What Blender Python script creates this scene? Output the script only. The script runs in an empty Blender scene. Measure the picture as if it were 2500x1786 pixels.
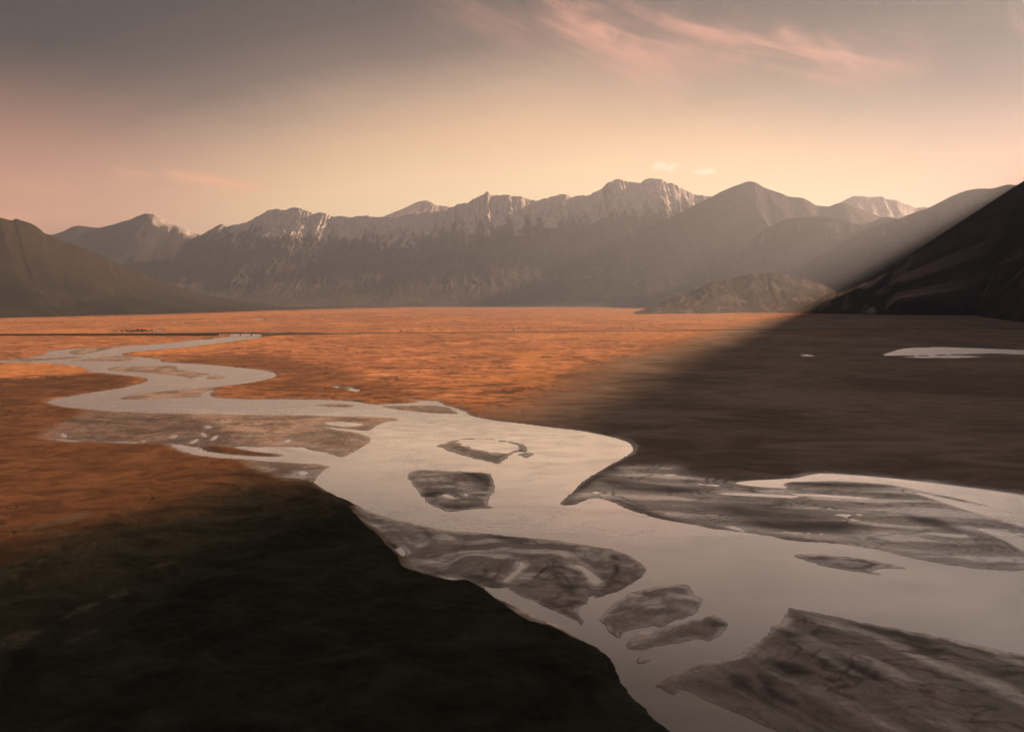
import bpy, bmesh, math, random
import numpy as np

random.seed(7)
np.random.seed(7)
R = math.radians
C = bpy.context.scene.collection
scene = bpy.context.scene

# ------------------------------------------------------------------ camera, world, sun, exposure
CAM_H = 120.0
FPX, CX, CY, HY = 1689.0, 1250.0, 893.0, 720.5          # focal length, centre and horizon in pixels of the photo
PITCH = math.atan((CY - HY) / FPX)
cam = bpy.data.cameras.new('camera')
cam.sensor_width = 36.0
cam.lens = 36.0 * FPX / 2500.0
cam.clip_start = 1.0
cam.clip_end = 80000.0
camo = bpy.data.objects.new('camera', cam)
camo.location = (0, 0, CAM_H)
camo.rotation_euler = (R(90) - PITCH, 0, 0)
C.objects.link(camo)
scene.camera = camo

EXPOSURE = 1.3
scene.view_settings.view_transform = 'Standard'
scene.view_settings.look = 'None'
scene.view_settings.exposure = EXPOSURE
scene.view_settings.gamma = 1.0
scene.view_settings.use_curve_mapping = False
scene.render.engine = 'CYCLES'
scene.cycles.max_bounces = 6
scene.cycles.diffuse_bounces = 2
scene.cycles.glossy_bounces = 3
scene.cycles.volume_bounces = 0
scene.cycles.use_denoising = True
scene.cycles.denoising_input_passes = 'RGB_ALBEDO_NORMAL'
scene.cycles.denoising_prefilter = 'FAST'
scene.cycles.use_adaptive_sampling = True
scene.cycles.adaptive_threshold = 0.015
scene.cycles.sample_clamp_indirect = 4.0

SUN_AZ, SUN_EL = 65.0, 22.2                             # degrees clockwise from the view axis, degrees up
SUN_STRENGTH = 5.0
SUN_COLOR = (1.0, 0.57, 0.32)
SX, SY, SZ = math.sin(R(SUN_AZ)) * math.cos(R(SUN_EL)), math.cos(R(SUN_AZ)) * math.cos(R(SUN_EL)), math.sin(R(SUN_EL))
sun = bpy.data.lights.new('sun', 'SUN')
sun.energy = SUN_STRENGTH
sun.color = SUN_COLOR
sun.angle = R(2.6)
suno = bpy.data.objects.new('sun', sun)
suno.rotation_euler = (R(90 - SUN_EL), 0, R(180 - SUN_AZ))
C.objects.link(suno)
HAZE_DENSITY = 5.2e-5
HAZE_COLOR = (0.56, 0.72, 1.0)


def lin(c):
    return tuple(((v / 255.0) / 12.92 if v / 255.0 <= 0.04045 else ((v / 255.0 + 0.055) / 1.055) ** 2.4) for v in c)


def ray(x, y):
    """unit direction in the world of photo pixel (x, y)"""
    dx, dy = (np.asarray(x, float) - CX) / FPX, (CY - np.asarray(y, float)) / FPX
    c, s = math.cos(PITCH), math.sin(PITCH)
    v = np.stack([dx, c + dy * s, -s + dy * c], -1)
    return v


def azel(x, y):
    v = ray(x, y)
    return math.degrees(math.atan2(v[0], v[1])), math.degrees(math.atan2(v[2], math.hypot(v[0], v[1])))


class Nodes:
    """small builder of shader node trees"""
    def __init__(self, tree):
        self.t = tree

    def n(self, kind, **kw):
        nd = self.t.nodes.new(kind)
        for k, v in kw.items():
            setattr(nd, k, v)
        return nd

    def put(self, sock, v):
        if isinstance(v, bpy.types.NodeSocket):
            self.t.links.new(v, sock)
        elif v is not None:
            if sock.type == 'RGBA' and len(v) == 3:
                v = tuple(v) + (1.0,)
            sock.default_value = v

    def m(self, op, a, b=None, c=None, clamp=False):
        nd = self.n('ShaderNodeMath', operation=op, use_clamp=clamp)
        for i, v in enumerate((a, b, c)):
            if v is not None:
                self.put(nd.inputs[i], v)
        return nd.outputs[0]

    def smooth(self, v, a, b, lo=0.0, hi=1.0):
        nd = self.n('ShaderNodeMapRange', interpolation_type='SMOOTHSTEP')
        for i, q in enumerate((v, a, b, lo, hi)):
            self.put(nd.inputs[i], q)
        return nd.outputs[0]

    def mix(self, f, a, b, blend='MIX'):
        nd = self.n('ShaderNodeMix', data_type='RGBA', blend_type=blend)
        self.put(nd.inputs['Factor'], f)
        self.put(nd.inputs[6], a)
        self.put(nd.inputs[7], b)
        return nd.outputs[2]

    def comb(self, x, y, z):
        nd = self.n('ShaderNodeCombineXYZ')
        for i, v in enumerate((x, y, z)):
            self.put(nd.inputs[i], v)
        return nd.outputs[0]

    def noise(self, vec, scale, detail=4.0, rough=0.55, dist=0.0):
        nd = self.n('ShaderNodeTexNoise')
        self.put(nd.inputs['Vector'], vec)
        nd.inputs['Scale'].default_value = scale
        nd.inputs['Detail'].default_value = detail
        nd.inputs['Roughness'].default_value = rough
        nd.inputs['Distortion'].default_value = dist
        return nd.outputs['Fac']

    def attr(self, name):
        nd = self.n('ShaderNodeAttribute', attribute_name=name)
        return nd.outputs['Fac']

    def mapped(self, vec, scale=(1, 1, 1), rot=(0, 0, 0)):
        nd = self.n('ShaderNodeMapping')
        self.put(nd.inputs['Vector'], vec)
        nd.inputs['Scale'].default_value = scale
        nd.inputs['Rotation'].default_value = rot
        return nd.outputs[0]


def build_world():
    w = bpy.data.worlds.new('World')
    scene.world = w
    w.use_nodes = True
    t = w.node_tree
    t.nodes.clear()
    N = Nodes(t)
    sep = N.n('ShaderNodeSeparateXYZ')
    N.put(sep.inputs[0], N.n('ShaderNodeTexCoord').outputs['Generated'])
    x, y, z = sep.outputs
    az = N.m('MULTIPLY', N.m('ARCTAN2', x, y), 180 / math.pi)
    hyp = N.m('SQRT', N.m('ADD', N.m('MULTIPLY', x, x), N.m('MULTIPLY', y, y)))
    el = N.m('MULTIPLY', N.m('ARCTAN2', z, hyp), 180 / math.pi)
    # warm glow low over the range, greying upwards and to both sides
    off = N.m('SUBTRACT', az, 4.0)
    d = N.m('MINIMUM', N.m('ABSOLUTE', off), 41.0)
    kk = N.smooth(off, -6.0, 6.0, 0.0074, 0.0066)
    wv = N.m('ADD', N.m('MAXIMUM', el, 0.0), N.m('MULTIPLY', N.m('MULTIPLY', d, d), kk))
    soft = N.noise(N.comb(N.m('MULTIPLY', az, 0.05), N.m('MULTIPLY', el, 0.16), 3.0), 1.0, 3.0)
    wv = N.m('ADD', wv, N.m('MULTIPLY', N.m('SUBTRACT', soft, 0.5), 2.4))
    ramp = N.n('ShaderNodeValToRGB')
    N.put(ramp.inputs[0], N.m('DIVIDE', wv, 45.0))
    stops = SKY_STOPS
    e = ramp.color_ramp.elements
    while len(e) < len(stops):
        e.new(0.5)
    for el_, (p, c) in zip(e, stops):
        el_.position = p / 45.0
        el_.color = lin(c) + (1.0,)
    col = ramp.outputs[0]
    # a rosier cast low down at both edges
    low = N.smooth(el, 3.0, 17.0, 1.0, 0.0)
    side = N.smooth(d, 18.0, 40.0)
    col = N.mix(N.m('MULTIPLY', N.m('MULTIPLY', low, side), 0.75), col, lin((248, 174, 140)))

    def streak(pts, width, a_in, a_out, strength, tilt, seed, ky=0.42, kx=0.045, sharp=(0.30, 0.72)):
        p = [azel(*q) for q in pts]
        a0, a1 = p[0][0], p[-1][0]
        lo = min(q[1] for q in p) - 1
        hi = max(q[1] for q in p) + 1
        fc = N.n('ShaderNodeFloatCurve')
        cv = fc.mapping.curves[0]
        while len(cv.points) < len(p):
            cv.points.new(0.5, 0.5)
        for pt, q in zip(cv.points, p):
            pt.location = ((q[0] - a0) / (a1 - a0), (q[1] - lo) / (hi - lo))
        fc.mapping.update()
        u = N.m('DIVIDE', N.m('SUBTRACT', az, a0), a1 - a0)
        N.put(fc.inputs['Value'], N.m('MINIMUM', N.m('MAXIMUM', u, 0.0), 1.0))
        c = N.m('ADD', N.m('MULTIPLY', fc.outputs[0], hi - lo), lo)
        wob = N.noise(N.comb(N.m('MULTIPLY', az, 0.5), N.m('MULTIPLY', el, 0.8), seed), 1.0, 4.0, 0.6)
        q = N.m('DIVIDE', N.m('ADD', N.m('SUBTRACT', el, c), N.m('MULTIPLY', N.m('SUBTRACT', wob, 0.5), width * 1.9)), width)
        g = N.m('EXPONENT', N.m('MULTIPLY', N.m('MULTIPLY', q, q), -1.0))
        win = N.m('MULTIPLY', N.smooth(u, 0.0, a_in), N.smooth(u, 1.0 - a_out, 1.0, 1.0, 0.0))
        f = N.noise(N.comb(N.m('MULTIPLY', az, kx), N.m('MULTIPLY', N.m('ADD', el, N.m('MULTIPLY', az, tilt)), ky), seed + 5), 2.0, 8.0, 0.58, 0.7)
        f = N.smooth(f, sharp[0], sharp[1], 0.10, 1.0)
        return N.m('MULTIPLY', N.m('MULTIPLY', N.m('MULTIPLY', g, win), f), strength)

    S = lambda pts: [(900 + px / 1.4206, py / 1.4206) for px, py in pts]
    L = lambda pts: [(px / 2.841, 350 + py / 2.841) for px, py in pts]
    pink = [
        streak(S([(520, -40), (650, 80), (750, 140), (850, 192), (950, 238), (1050, 278), (1180, 320)]), 1.75, 0.30, 0.30, 1.0, 0.45, 1.0),
        streak(S([(520, -30), (750, 40), (900, 76), (1050, 108), (1200, 130), (1300, 146), (1400, 165), (1500, 195), (1600, 228), (1750, 262), (1960, 300)]), 1.15, 0.25, 0.25, 0.95, 0.3, 11.0),
        streak(S([(1380, 100), (1450, 128), (1540, 175), (1640, 245)]), 0.8, 0.35, 0.35, 0.6, 0.5, 15.0),
        streak(S([(1540, 110), (1600, 150), (1650, 190), (1720, 225)]), 0.55, 0.35, 0.4, 0.35, 0.6, 18.0),
        streak(S([(1500, 200), (1700, 205), (1850, 215), (2060, 205)]), 1.5, 0.4, 0.4, 0.55, 0.35, 21.0),
        streak(S([(80, 0), (250, 30), (380, 70), (520, 110), (700, 160)]), 1.3, 0.4, 0.4, 0.45, 0.4, 31.0),
        streak(S([(900, 130), (1050, 190), (1250, 230), (1500, 280)]), 1.2, 0.4, 0.5, 0.35, 0.3, 37.0),
        streak(S([(2200, 20), (2240, 60), (2275, 105), (2330, 160)]), 0.6, 0.35, 0.3, 0.5, 0.7, 39.0),
        streak(S([(1950, 610), (2150, 575), (2300, 560), (2600, 560)]), 1.0, 0.6, 0.2, 0.9, 0.1, 41.0),
        streak(L([(740, 180), (860, 200), (980, 222), (1120, 250)]), 0.28, 0.3, 0.35, 0.9, 0.2, 51.0),
        streak(L([(1080, 200), (1300, 238), (1500, 270), (1750, 305), (2000, 335)]), 0.34, 0.15, 0.5, 1.1, 0.2, 55.0),
        streak(L([(-500, 300), (0, 345), (200, 365), (600, 380)]), 0.7, 0.3, 0.5, 0.95, 0.1, 61.0),
        streak(L([(-500, 500), (0, 505), (350, 515), (560, 498), (760, 520)]), 0.45, 0.2, 0.4, 1.0, 0.1, 65.0),
    ]
    lowc = pink[-5]
    for q in pink[-4:]:
        lowc = N.m('ADD', lowc, q)
    tot = pink[0]
    for q in pink[1:-5]:
        tot = N.m('ADD', tot, q)
    # thin cirrus carried on over the rest of the sky
    rest = N.noise(N.comb(N.m('MULTIPLY', az, 0.03), N.m('MULTIPLY', N.m('ADD', el, N.m('MULTIPLY', az, 0.35)), 0.08), 77.0), 2.0, 6.0, 0.6, 0.8)
    rest = N.m('MULTIPLY', N.smooth(rest, 0.56, 0.78), N.smooth(N.m('ABSOLUTE', az), 40.0, 60.0, 0.0, 0.5))
    tot = N.m('ADD', tot, rest)
    col = N.mix(N.m('MULTIPLY', N.m('MINIMUM', tot, 1.0), 0.82), col, lin(CLOUD_PINK))
    col = N.mix(N.m('MINIMUM', lowc, 0.9), col, lin((250, 176, 136)))
    puffs = []
    for (px, py, wx, wy, st) in ((1010, 574, 0.75, 0.36, 0.8), (1052, 580, 0.55, 0.36, 0.9), (1168, 596, 0.9, 0.22, 0.7)):
        a, b = azel(900 + px / 1.4206, py / 1.4206)
        wob = N.noise(N.comb(az, el, 9.0), 1.6, 5.0, 0.65)
        ox = N.m('DIVIDE', N.m('SUBTRACT', az, a), wx)
        oy = N.m('DIVIDE', N.m('SUBTRACT', el, b), wy)
        r = N.m('ADD', N.m('SQRT', N.m('ADD', N.m('MULTIPLY', ox, ox), N.m('MULTIPLY', oy, oy))), N.m('MULTIPLY', N.m('SUBTRACT', wob, 0.5), 2.2))
        puffs.append(N.m('MULTIPLY', N.smooth(r, 0.2, 1.2, 1.0, 0.0), st))
    pf = N.m('MINIMUM', N.m('ADD', N.m('ADD', puffs[0], puffs[1]), puffs[2]), 0.6)
    col = N.mix(pf, col, lin((255, 236, 205)))
    bg = N.n('ShaderNodeBackground')
    N.put(bg.inputs[0], col)
    bg.inputs[1].default_value = SKY_GAIN * 2.0 ** -EXPOSURE
    # the clear blue atmosphere behind the coloured veil
    nis = N.n('ShaderNodeTexSky', sky_type='NISHITA')
    nis.sun_disc = False
    nis.sun_elevation = R(SUN_EL)
    nis.sun_rotation = R(SUN_AZ)
    nis.dust_density = 3.0
    bg2 = N.n('ShaderNodeBackground')
    N.put(bg2.inputs[0], nis.outputs[0])
    bg2.inputs[1].default_value = NISHITA_GAIN
    add = N.n('ShaderNodeAddShader')
    N.put(add.inputs[0], bg.outputs[0])
    N.put(add.inputs[1], bg2.outputs[0])
    out = N.n('ShaderNodeOutputWorld')
    N.put(out.inputs[0], add.outputs[0])


SKY_GAIN = 1.25
NISHITA_GAIN = 0.004
CLOUD_PINK = (214, 150, 124)
SKY_STOPS = [(0.0, (255, 220, 168)), (8.5, (252, 214, 164)), (10.5, (244, 202, 154)), (13.4, (216, 174, 134)), (16.6, (166, 136, 112)),
             (19.7, (110, 90, 78)), (22.6, (78, 65, 57)), (26.0, (55, 49, 44)), (32.0, (48, 44, 40)), (45.0, (46, 42, 39))]
build_world()


# ------------------------------------------------------------------ helpers: noise, polygons, meshes
def perlin(x, y, seed):
    xi, yi = np.floor(x).astype(np.int64), np.floor(y).astype(np.int64)
    xf, yf = x - xi, y - yi

    def g(ix, iy):
        h = (ix * 374761393 + iy * 668265263 + seed * 974634541) & 0x7fffffff
        h = ((h ^ (h >> 13)) * 1274126177) & 0x7fffffff
        h = (h ^ (h >> 16))
        a = (h & 4095) * (2 * math.pi / 4096)
        return np.cos(a), np.sin(a)
    u, v = xf * xf * xf * (xf * (xf * 6 - 15) + 10), yf * yf * yf * (yf * (yf * 6 - 15) + 10)
    a, b = g(xi, yi); n00 = a * xf + b * yf
    a, b = g(xi + 1, yi); n10 = a * (xf - 1) + b * yf
    a, b = g(xi, yi + 1); n01 = a * xf + b * (yf - 1)
    a, b = g(xi + 1, yi + 1); n11 = a * (xf - 1) + b * (yf - 1)
    return 1.5 * ((n00 * (1 - u) + n10 * u) * (1 - v) + (n01 * (1 - u) + n11 * u) * v)


def fbm(x, y, seed, octaves=4, gain=0.5):
    s, a, tot = 0, 1.0, 0
    for i in range(octaves):
        s = s + a * perlin(x * 2 ** i, y * 2 ** i, seed + i * 17)
        tot += a
        a *= gain
    return s / tot


def ridged(x, y, seed, octaves=4, gain=0.55):
    s, a, tot = 0, 1.0, 0
    for i in range(octaves):
        s = s + a * (1 - np.abs(perlin(x * 2.03 ** i, y * 2.03 ** i, seed + i * 31)) * 1.6)
        tot += a
        a *= gain
    return s / tot


def sstep(x, a, b):
    t = np.clip((x - a) / (b - a), 0, 1)
    return t * t * (3 - 2 * t)


def catmull(pts, k=5, closed=True):
    p = np.asarray(pts, float)
    n = len(p)
    out = []
    for i in range(n if closed else n - 1):
        if closed:
            p0, p1, p2, p3 = p[(i - 1) % n], p[i], p[(i + 1) % n], p[(i + 2) % n]
        else:
            p0, p1, p2, p3 = p[max(i - 1, 0)], p[i], p[i + 1], p[min(i + 2, n - 1)]
        for j in range(k):
            t = j / k
            out.append(0.5 * (2 * p1 + (p2 - p0) * t + (2 * p0 - 5 * p1 + 4 * p2 - p3) * t * t + (3 * p1 - p0 - 3 * p2 + p3) * t ** 3) * 0.6
                       + 0.4 * (p1 * (1 - t) + p2 * t))
    if not closed:
        out.append(p[-1])
    return np.array(out)


def ground(pts):
    """photo pixels to points on the valley floor"""
    p = np.asarray(pts, float)
    v = ray(p[:, 0], p[:, 1])
    t = CAM_H / np.maximum(-v[:, 2], 1e-4)
    return v[:, :2] * t[:, None]


def project(P):
    d = P - np.array([0, 0, CAM_H])
    c, s = math.cos(PITCH), math.sin(PITCH)
    f = d[:, 1] * c - d[:, 2] * s
    u = d[:, 1] * s + d[:, 2] * c
    f = np.maximum(f, 1e-3)
    return np.stack([CX + FPX * d[:, 0] / f, CY - FPX * u / f], -1)


# crops of the photo in which the outlines were measured: origin and enlargement
CROPS = {1: (0, 740, 2.273), 2: (900, 900, 2.70625), 3: (1400, 1080, 2.0664), 4: (0, 400, 2.5256), 5: (800, 400, 2.3926),
         6: (1500, 400, 2.273), 7: (800, 1200, 2.5256), 8: (200, 780, 2.5256), 9: (1900, 420, 3.7883), 0: (0, 0, 1.0), 10: (0, 1150, 2.5256),
         11: (1000, 740, 2.273)}


def cr(k, pts):
    x0, y0, s = CROPS[k]
    return [(x0 + a / s, y0 + b / s) for a, b in pts]


TILE_KEY = {}


def signed(poly, P, margin, cap=400.0, key=None):
    """signed distance (positive inside) of points P to a closed polygon, clipped to the margin; -cap far outside"""
    out = np.full(len(P), -cap, np.float64)
    lo, hi = poly.min(0), poly.max(0)
    mg = margin
    idx = np.nonzero((P[:, 0] > lo[0] - mg) & (P[:, 0] < hi[0] + mg) & (P[:, 1] > lo[1] - mg) & (P[:, 1] < hi[1] + mg))[0]
    if not len(idx):
        return out
    k = TILE_KEY.get(len(P))
    if k is None or len(idx) < 4000:
        groups = np.array_split(idx, max(1, len(idx) // 3000))
    else:
        kk = k[idx]
        order = np.argsort(kk, kind='stable')
        idx = idx[order]
        cut = np.nonzero(np.diff(kk[order]))[0] + 1
        groups = np.split(idx, cut)
    A, B = poly, np.roll(poly, -1, 0)
    elo, ehi = np.minimum(A, B), np.maximum(A, B)
    for ii in groups:
        q = P[ii].astype(np.float64)
        ql, qh = q.min(0), q.max(0)
        py = q[:, 1][:, None]
        px = q[:, 0][:, None]
        sel = (elo[:, 1] <= qh[1]) & (ehi[:, 1] >= ql[1]) & (ehi[:, 0] >= ql[0])
        ax, ay, bx, by = A[sel, 0], A[sel, 1], B[sel, 0], B[sel, 1]
        ey = by - ay
        cond = (ay <= py) != (by <= py)
        xi = ax + (py - ay) / np.where(np.abs(ey) < 1e-9, 1e-9, ey) * (bx - ax)
        ins = ((cond & (px < xi)).sum(1) % 2) == 1
        sel = (elo[:, 0] <= qh[0] + mg) & (ehi[:, 0] >= ql[0] - mg) & (elo[:, 1] <= qh[1] + mg) & (ehi[:, 1] >= ql[1] - mg)
        if sel.any():
            ax, ay, bx, by = A[sel, 0], A[sel, 1], B[sel, 0], B[sel, 1]
            ex, ey = bx - ax, by - ay
            wx, wy = px - ax, py - ay
            t = np.clip((wx * ex + wy * ey) / (ex * ex + ey * ey + 1e-9), 0, 1)
            d = np.minimum(np.sqrt(((wx - t * ex) ** 2 + (wy - t * ey) ** 2).min(1)), mg)
        else:
            d = np.full(len(ii), mg)
        out[ii] = np.where(ins, d, -d)
    return out


def link(name, verts, faces, mat, parent=None, smooth=True, kind=None, loops=None):
    me = bpy.data.meshes.new(name)
    me.from_pydata([tuple(v) for v in verts], [], [tuple(f) for f in faces])
    if smooth:
        me.polygons.foreach_set('use_smooth', [True] * len(me.polygons))
    me.update()
    if mat:
        me.materials.append(mat)
    o = bpy.data.objects.new(name, me)
    C.objects.link(o)
    o.parent = parent
    if kind:
        o['kind'] = kind
    return o


def quad_mesh(name, V, F, mat, attrs=None, kind=None):
    """fast mesh from numpy arrays of vertices and quads, with float point attributes"""
    used = np.unique(F)
    remap = np.zeros(len(V), np.int32)
    remap[used] = np.arange(len(used), dtype=np.int32)
    V2, F2 = V[used], remap[F]
    me = bpy.data.meshes.new(name)
    me.vertices.add(len(V2))
    me.vertices.foreach_set('co', V2.astype(np.float32).ravel())
    me.loops.add(F2.size)
    me.loops.foreach_set('vertex_index', F2.astype(np.int32).ravel())
    me.polygons.add(len(F2))
    me.polygons.foreach_set('loop_start', np.arange(0, F2.size, 4, dtype=np.int32))
    me.polygons.foreach_set('use_smooth', np.ones(len(F2), dtype=bool))
    me.update(calc_edges=True)
    for k, a in (attrs or {}).items():
        at = me.attributes.new(k, 'FLOAT', 'POINT')
        at.data.foreach_set('value', a[used].astype(np.float32))
    me.materials.append(mat)
    o = bpy.data.objects.new(name, me)
    C.objects.link(o)
    if kind:
        o['kind'] = kind
    return o


def grid_faces(nr, nc):
    i = np.arange(nr * nc).reshape(nr, nc)
    return np.stack([i[:-1, :-1], i[:-1, 1:], i[1:, 1:], i[1:, :-1]], -1).reshape(-1, 4)


def material(name):
    m = bpy.data.materials.new(name)
    m.use_nodes = True
    m.node_tree.nodes.clear()
    N = Nodes(m.node_tree)
    b = N.n('ShaderNodeBsdfPrincipled')
    o = N.n('ShaderNodeOutputMaterial')
    N.put(o.inputs[0], b.outputs[0])
    return m, N, b


def simple(name, col, rough=0.8, var=0.25, scale=0.4):
    m, N, b = material(name)
    pos = N.n('ShaderNodeNewGeometry').outputs['Position']
    f = N.noise(pos, scale, 5.0, 0.6)
    c = N.mix(f, tuple(v * (1 - var) for v in col), tuple(min(1, v * (1 + var)) for v in col))
    N.put(b.inputs['Base Color'], c)
    b.inputs['Roughness'].default_value = rough
    return m


# ------------------------------------------------------------------ outlines of the river, its bars and pools (measured on the photo)
north = cr(1, [(1300, 171), (1452, 171), (1450, 186), (1440, 193), (1290, 212), (1130, 232), (960, 250), (830, 262), (720, 272), (680, 280), (672, 284), (700, 293), (790, 300),
               (860, 306), (890, 314), (900, 325), (1000, 331), (1150, 340), (1280, 352), (1400, 365), (1470, 372), (1520, 385), (1538, 397), (1520, 412),
               (1440, 432), (1330, 450), (1200, 463), (1050, 475), (900, 487), (760, 505), (690, 518), (648, 529), (700, 534), (850, 531), (1050, 524),
               (1112, 521), (1120, 503), (1150, 489), (1190, 482), (1160, 500), (1170, 515), (1225, 526), (1400, 532), (1600, 532), (1800, 535), (1950, 543), (2046, 557)])
north += cr(2, [(60, 236), (150, 231), (250, 228), (310, 222), (350, 217), (290, 205), (255, 198), (340, 208), (450, 215), (488, 231), (500, 244), (540, 250), (600, 268), (650, 290), (668, 305),
                (700, 315), (830, 340), (1000, 360), (1200, 385), (1400, 408), (1550, 437), (1660, 463), (1720, 485), (1745, 505), (1750, 540), (1730, 562), (1680, 592), (1600, 635), (1500, 690), (1430, 735),
                (1390, 765), (1370, 790), (1350, 812), (1310, 850), (1255, 893), (1330, 901), (1380, 888), (1430, 867), (1490, 853), (1530, 856), (1600, 875), (1700, 920), (1800, 955), (1900, 985), (2000, 1005), (2150, 1032)])
north += cr(3, [(640, 420), (700, 432), (775, 440), (870, 453), (1000, 470), (1080, 490), (1180, 498), (1300, 507), (1450, 525), (1560, 547), (1700, 580), (1850, 610), (2000, 632), (2100, 642), (2273, 645), (2700, 640)])
south = cr(1, [(1285, 176), (1280, 185), (1200, 196), (1080, 205), (900, 225), (700, 238), (560, 246), (420, 252), (285, 264), (260, 280), (200, 295), (100, 308), (0, 318), (-300, 325), (-300, 336),
               (0, 331), (100, 330), (250, 333), (400, 346), (470, 360), (488, 372), (512, 382), (600, 390), (720, 402), (800, 412), (825, 425), (790, 442), (700, 465), (600, 482), (450, 505), (330, 527), (256, 547),
               (290, 562), (360, 578), (500, 590), (650, 600), (850, 608), (1100, 612), (1400, 618), (1700, 622), (1950, 628), (2100, 632), (2190, 638), (2216, 647), (2140, 660), (2085, 680), (2068, 697), (2040, 708),
               (1960, 702), (1880, 694), (1790, 684), (1850, 700), (1950, 713), (2020, 730), (2050, 745), (2057, 762), (2040, 777), (1980, 815), (1920, 845), (1895, 853), (1850, 840), (1800, 826), (1720, 812), (1690, 800), (1600, 796), (1450, 797), (1290, 797),
               (1400, 821), (1560, 838), (1540, 850), (1400, 846), (1250, 836), (1150, 821), (1090, 800), (1020, 788), (938, 780), (950, 790), (1000, 815), (1080, 840), (1200, 855), (1400, 870), (1560, 882), (1700, 889), (1780, 894),
               (1824, 908), (1790, 932), (1760, 965), (1743, 990), (1755, 1006), (1790, 1030), (1850, 1065), (1920, 1095), (1965, 1113)])
south += cr(7, [(175, 83), (215, 105), (300, 135), (400, 165), (550, 205), (700, 235), (850, 250), (1000, 260), (1200, 280), (1400, 300), (1600, 330), (1750, 355), (1850, 390), (1910, 420), (1950, 455), (1958, 490), (1930, 530),
                (1850, 580), (1750, 625), (1652, 656), (1642, 640), (1612, 650), (1600, 690), (1555, 706), (1548, 740), (1572, 790), (1566, 824), (1530, 791), (1440, 756), (1300, 691), (1180, 641), (1122, 611), (1108, 590), (1050, 600), (1000, 591),
                (957, 572), (975, 600), (1010, 632), (1050, 662), (1130, 695), (1300, 770), (1450, 838), (1588, 930), (1660, 965), (1710, 1000), (1760, 1060), (1790, 1130), (1810, 1180), (1880, 1270), (1950, 1330), (2000, 1390), (2060, 1440),
                (2115, 1484), (2200, 1570), (2300, 1700)])
river_px = north + cr(3, [(2700, 2000), (900, 2000)]) + list(reversed(south))

bars = {   # islands of sand and mud in the channel
    'b1': cr(2, [(255, 705), (275, 690), (302, 670), (340, 667), (450, 670), (600, 675), (700, 682), (780, 690), (815, 705), (825, 745), (838, 790), (810, 835), (782, 878), (800, 900), (822, 919), (760, 922), (640, 930), (590, 940), (525, 943), (440, 915), (380, 880), (350, 840), (310, 795), (288, 755)]),
    'b2': cr(2, [(448, 512), (500, 490), (570, 472), (660, 458), (780, 462), (900, 474), (990, 490), (1040, 508), (1055, 526), (1030, 548), (985, 548), (940, 566), (920, 582), (890, 606), (850, 628), (790, 612), (720, 595), (620, 570), (540, 548), (486, 522)]),
    'b4': cr(2, [(996, 566), (1030, 554), (1092, 556), (1070, 580), (1030, 588)]),
    'b5': cr(3, [(1085, 567), (1150, 560), (1250, 564), (1370, 574), (1450, 584), (1560, 602), (1685, 635), (1580, 633), (1510, 648), (1550, 664), (1450, 655), (1350, 640), (1250, 620), (1160, 590)]),
    'b6': cr(3, [(132, 888), (160, 845), (230, 790), (290, 755), (400, 730), (540, 714), (585, 725), (605, 760), (655, 790), (640, 832), (590, 872), (490, 905), (440, 932), (400, 922), (300, 945), (252, 960), (232, 986), (200, 970), (160, 925)]),
    'b7': cr(3, [(262, 1027), (300, 985), (325, 947), (395, 950), (450, 930), (560, 905), (650, 885), (710, 871), (755, 888), (778, 922), (740, 970), (690, 1001), (620, 992), (500, 1015), (350, 1045), (300, 1045)]),
    'b8': cr(3, [(320, 1115), (335, 1080), (362, 1078), (392, 1094), (352, 1115)]),
    'b9': cr(3, [(1100, 838), (1250, 862), (1450, 905), (1700, 950), (1900, 990), (2100, 1035), (2273, 1070), (2700, 1165), (2700, 1900), (1700, 1900), (1200, 1560), (1030, 1459), (900, 1400), (750, 1332), (640, 1282), (530, 1238), (512, 1275), (470, 1256), (412, 1224), (450, 1195), (520, 1160), (640, 1120), (760, 1090),
                 (850, 1055), (920, 1015), (960, 985), (1000, 935), (1040, 900), (1075, 860)]),
    'b10': cr(1, [(588, 366), (640, 351), (700, 350), (850, 345), (970, 346), (985, 366), (1100, 382), (1200, 397), (1252, 408), (1230, 420), (1150, 424), (1090, 428), (1050, 415), (980, 403), (860, 390), (740, 380), (650, 378)]),
    'b11': cr(1, [(340, 321), (450, 312), (560, 297), (650, 291), (720, 300), (742, 313), (700, 322), (600, 323), (480, 323)]),
    'b12': cr(1, [(378, 271), (440, 255), (550, 246), (640, 246), (560, 265), (480, 281), (400, 286)]),
    'b13': cr(1, [(40, 318), (150, 305), (300, 297), (462, 297), (420, 308), (300, 313), (150, 321)]),
    'b14': cr(1, [(1748, 565), (1800, 559), (1900, 558), (1972, 568), (1930, 577), (1830, 575)]),
    'b15': cr(2, [(88, 245), (200, 243), (350, 240), (450, 243), (520, 256), (560, 272), (600, 299), (500, 297), (350, 287), (200, 272)]),
}
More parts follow.
